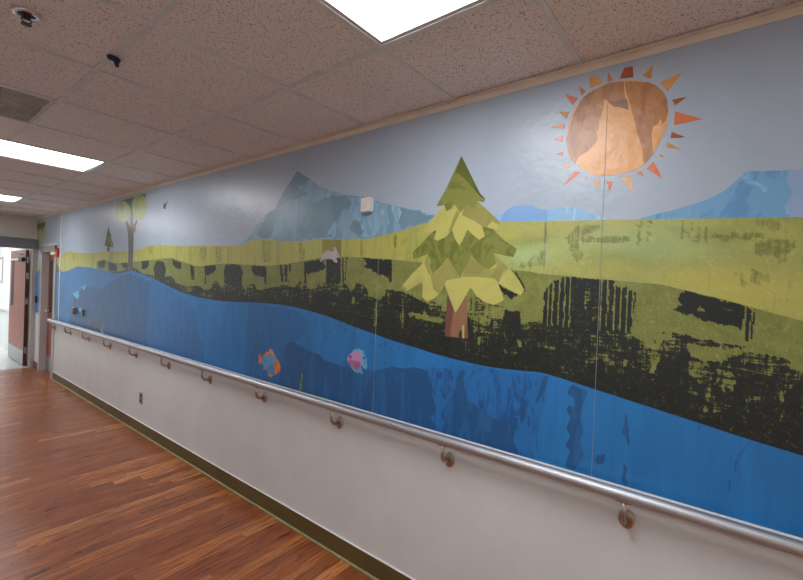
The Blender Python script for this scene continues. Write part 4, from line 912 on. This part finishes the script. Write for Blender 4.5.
struct('vision_glass', bx(LX-0.0262, LX-0.0235, LY1-0.36, LY1-0.16, 1.02, 1.90), M['black'], lf)
struct('push_plate', bx(LX-0.0285, LX-0.0235, LY1-0.10, LY1-0.02, 1.05, 1.35), M['kick'], lf)
bm = BM(); box(bm, LX-0.06, LX-0.024, LY0+0.10, LY1+0.05, OH-0.20, OH-0.165, 0.003, 1)
struct('closer_track', bm, M['white_trim'], lf)
bm = BM(); box(bm, LX-0.075, LX-0.024, LY0+0.03, LY0+0.30, OH-0.225, OH-0.15, 0.008)
struct('closer_body', bm, M['dark_metal'], lf)
bm = BM(); tube(bm, [(LX-0.06, LY0+0.10, OH-0.10), (LX-0.11, LY0+0.45, OH-0.06), (LX-0.07, LY0+0.70, OH-0.04)], 0.009, 8)
struct('closer_arm', bm, M['dark_metal'], lf)

# ------------------------------------------------------------------ the hall beyond
HX = 1.86; HY1 = 17.5; HXL = -1.6
struct('floor', bx(HXL, HX+0.1, YE+0.006, HY1, -0.05, 0.0), M['hall_floor'])
struct('wall_hall_right', bx(HX, HX+0.15, YE+0.16, HY1, 0, 2.6), M['hall_white'])
struct('wall_hall_end', bx(HXL, HX+0.15, HY1, HY1+0.15, 0, 2.6), M['hall_white'])
struct('wall_hall_left', bx(HXL-0.15, HXL, YE+0.16, HY1, 0, 2.6), M['hall_white'])
struct('ceiling', bx(HXL, HX+0.15, YE+0.165, HY1, 2.499, 2.6), M['hall_white'])
bm = BM()
box(bm, HX-0.015, HX, 12.75, 12.80, 1.40, 1.98); box(bm, HX-0.015, HX, 13.9, 13.96, 1.40, 1.98)
box(bm, HX-0.015, HX, 12.80, 13.9, 1.93, 1.98); box(bm, HX-0.015, HX, 12.80, 13.9, 1.40, 1.45)
w1 = struct('window_1', bm, M['trim_grey'])
struct('pane', bx(HX-0.006, HX-0.001, 12.80, 13.9, 1.45, 1.93), M['hall_white'], w1)
hb = thing('hall_handrail', 'pale handrail on the white wall beyond the open door', 'handrail', (HX, 13, 0.86))
bm = BM(); box(bm, HX-0.09, HX-0.05, 11.4, 16.5, 0.84, 0.95, 0.012)
obj('rail_bar', bm, M['white_trim'], hb)
for y in (11.6, 12.8, 14.0, 15.2, 16.3): obj('bracket', bx(HX-0.055, HX-0.0003, y-0.02, y+0.02, 0.86, 0.90), M['kick'], hb)
for i, y in enumerate((11.9, 14.6)):
    t = thing('ceiling_light', ['nearer', 'farther'][i]+' lit panel in the ceiling beyond the double doors', 'light', (0.6, y, 2.4985), 'panels in the hall ceiling')
    obj('diffuser', bx(0.0, 1.22, y-0.3, y+0.3, 2.488, 2.492), M['hall_lamp'], t)
    bm = BM(); 
    box(bm, -0.02, 1.24, y-0.32, y+0.32, 2.4925, 2.4985); obj('light_housing', bm, M['lamp_frame'], t)

# ------------------------------------------------------------------ world, camera, colour
wd = bpy.data.worlds.new('world'); S.world = wd; wd.use_nodes = True
wd.node_tree.nodes['Background'].inputs[0].default_value = (0.8, 0.85, 0.9, 1)
wd.node_tree.nodes['Background'].inputs[1].default_value = 0.1
cam = bpy.data.cameras.new('camera'); co = bpy.data.objects.new('camera', cam); COL.objects.link(co)
yaw, pit, rol = 0.9071, -0.0099, 0.039
f = Vector((math.sin(yaw)*math.cos(pit), math.cos(yaw)*math.cos(pit), math.sin(pit)))
r = Vector((math.cos(yaw), -math.sin(yaw), 0)); u = r.cross(f)
r2 = r*math.cos(rol)+u*math.sin(rol); u2 = -r*math.sin(rol)+u*math.cos(rol)
mt4 = Matrix(((r2.x, u2.x, -f.x, 0), (r2.y, u2.y, -f.y, 0), (r2.z, u2.z, -f.z, 1.682), (0,0,0,1)))
co.matrix_world = mt4
cam.sensor_width = 36; cam.lens = 417.75/803*36; cam.clip_start = 0.02
S.camera = co
S.view_settings.view_transform = 'Standard'; S.view_settings.look = 'None'
S.view_settings.exposure = 0.70; S.view_settings.gamma = 1; S.view_settings.use_curve_mapping = False
try:
    S.cycles.use_denoising = True; S.cycles.max_bounces = 10; S.cycles.diffuse_bounces = 6
except Exception: pass
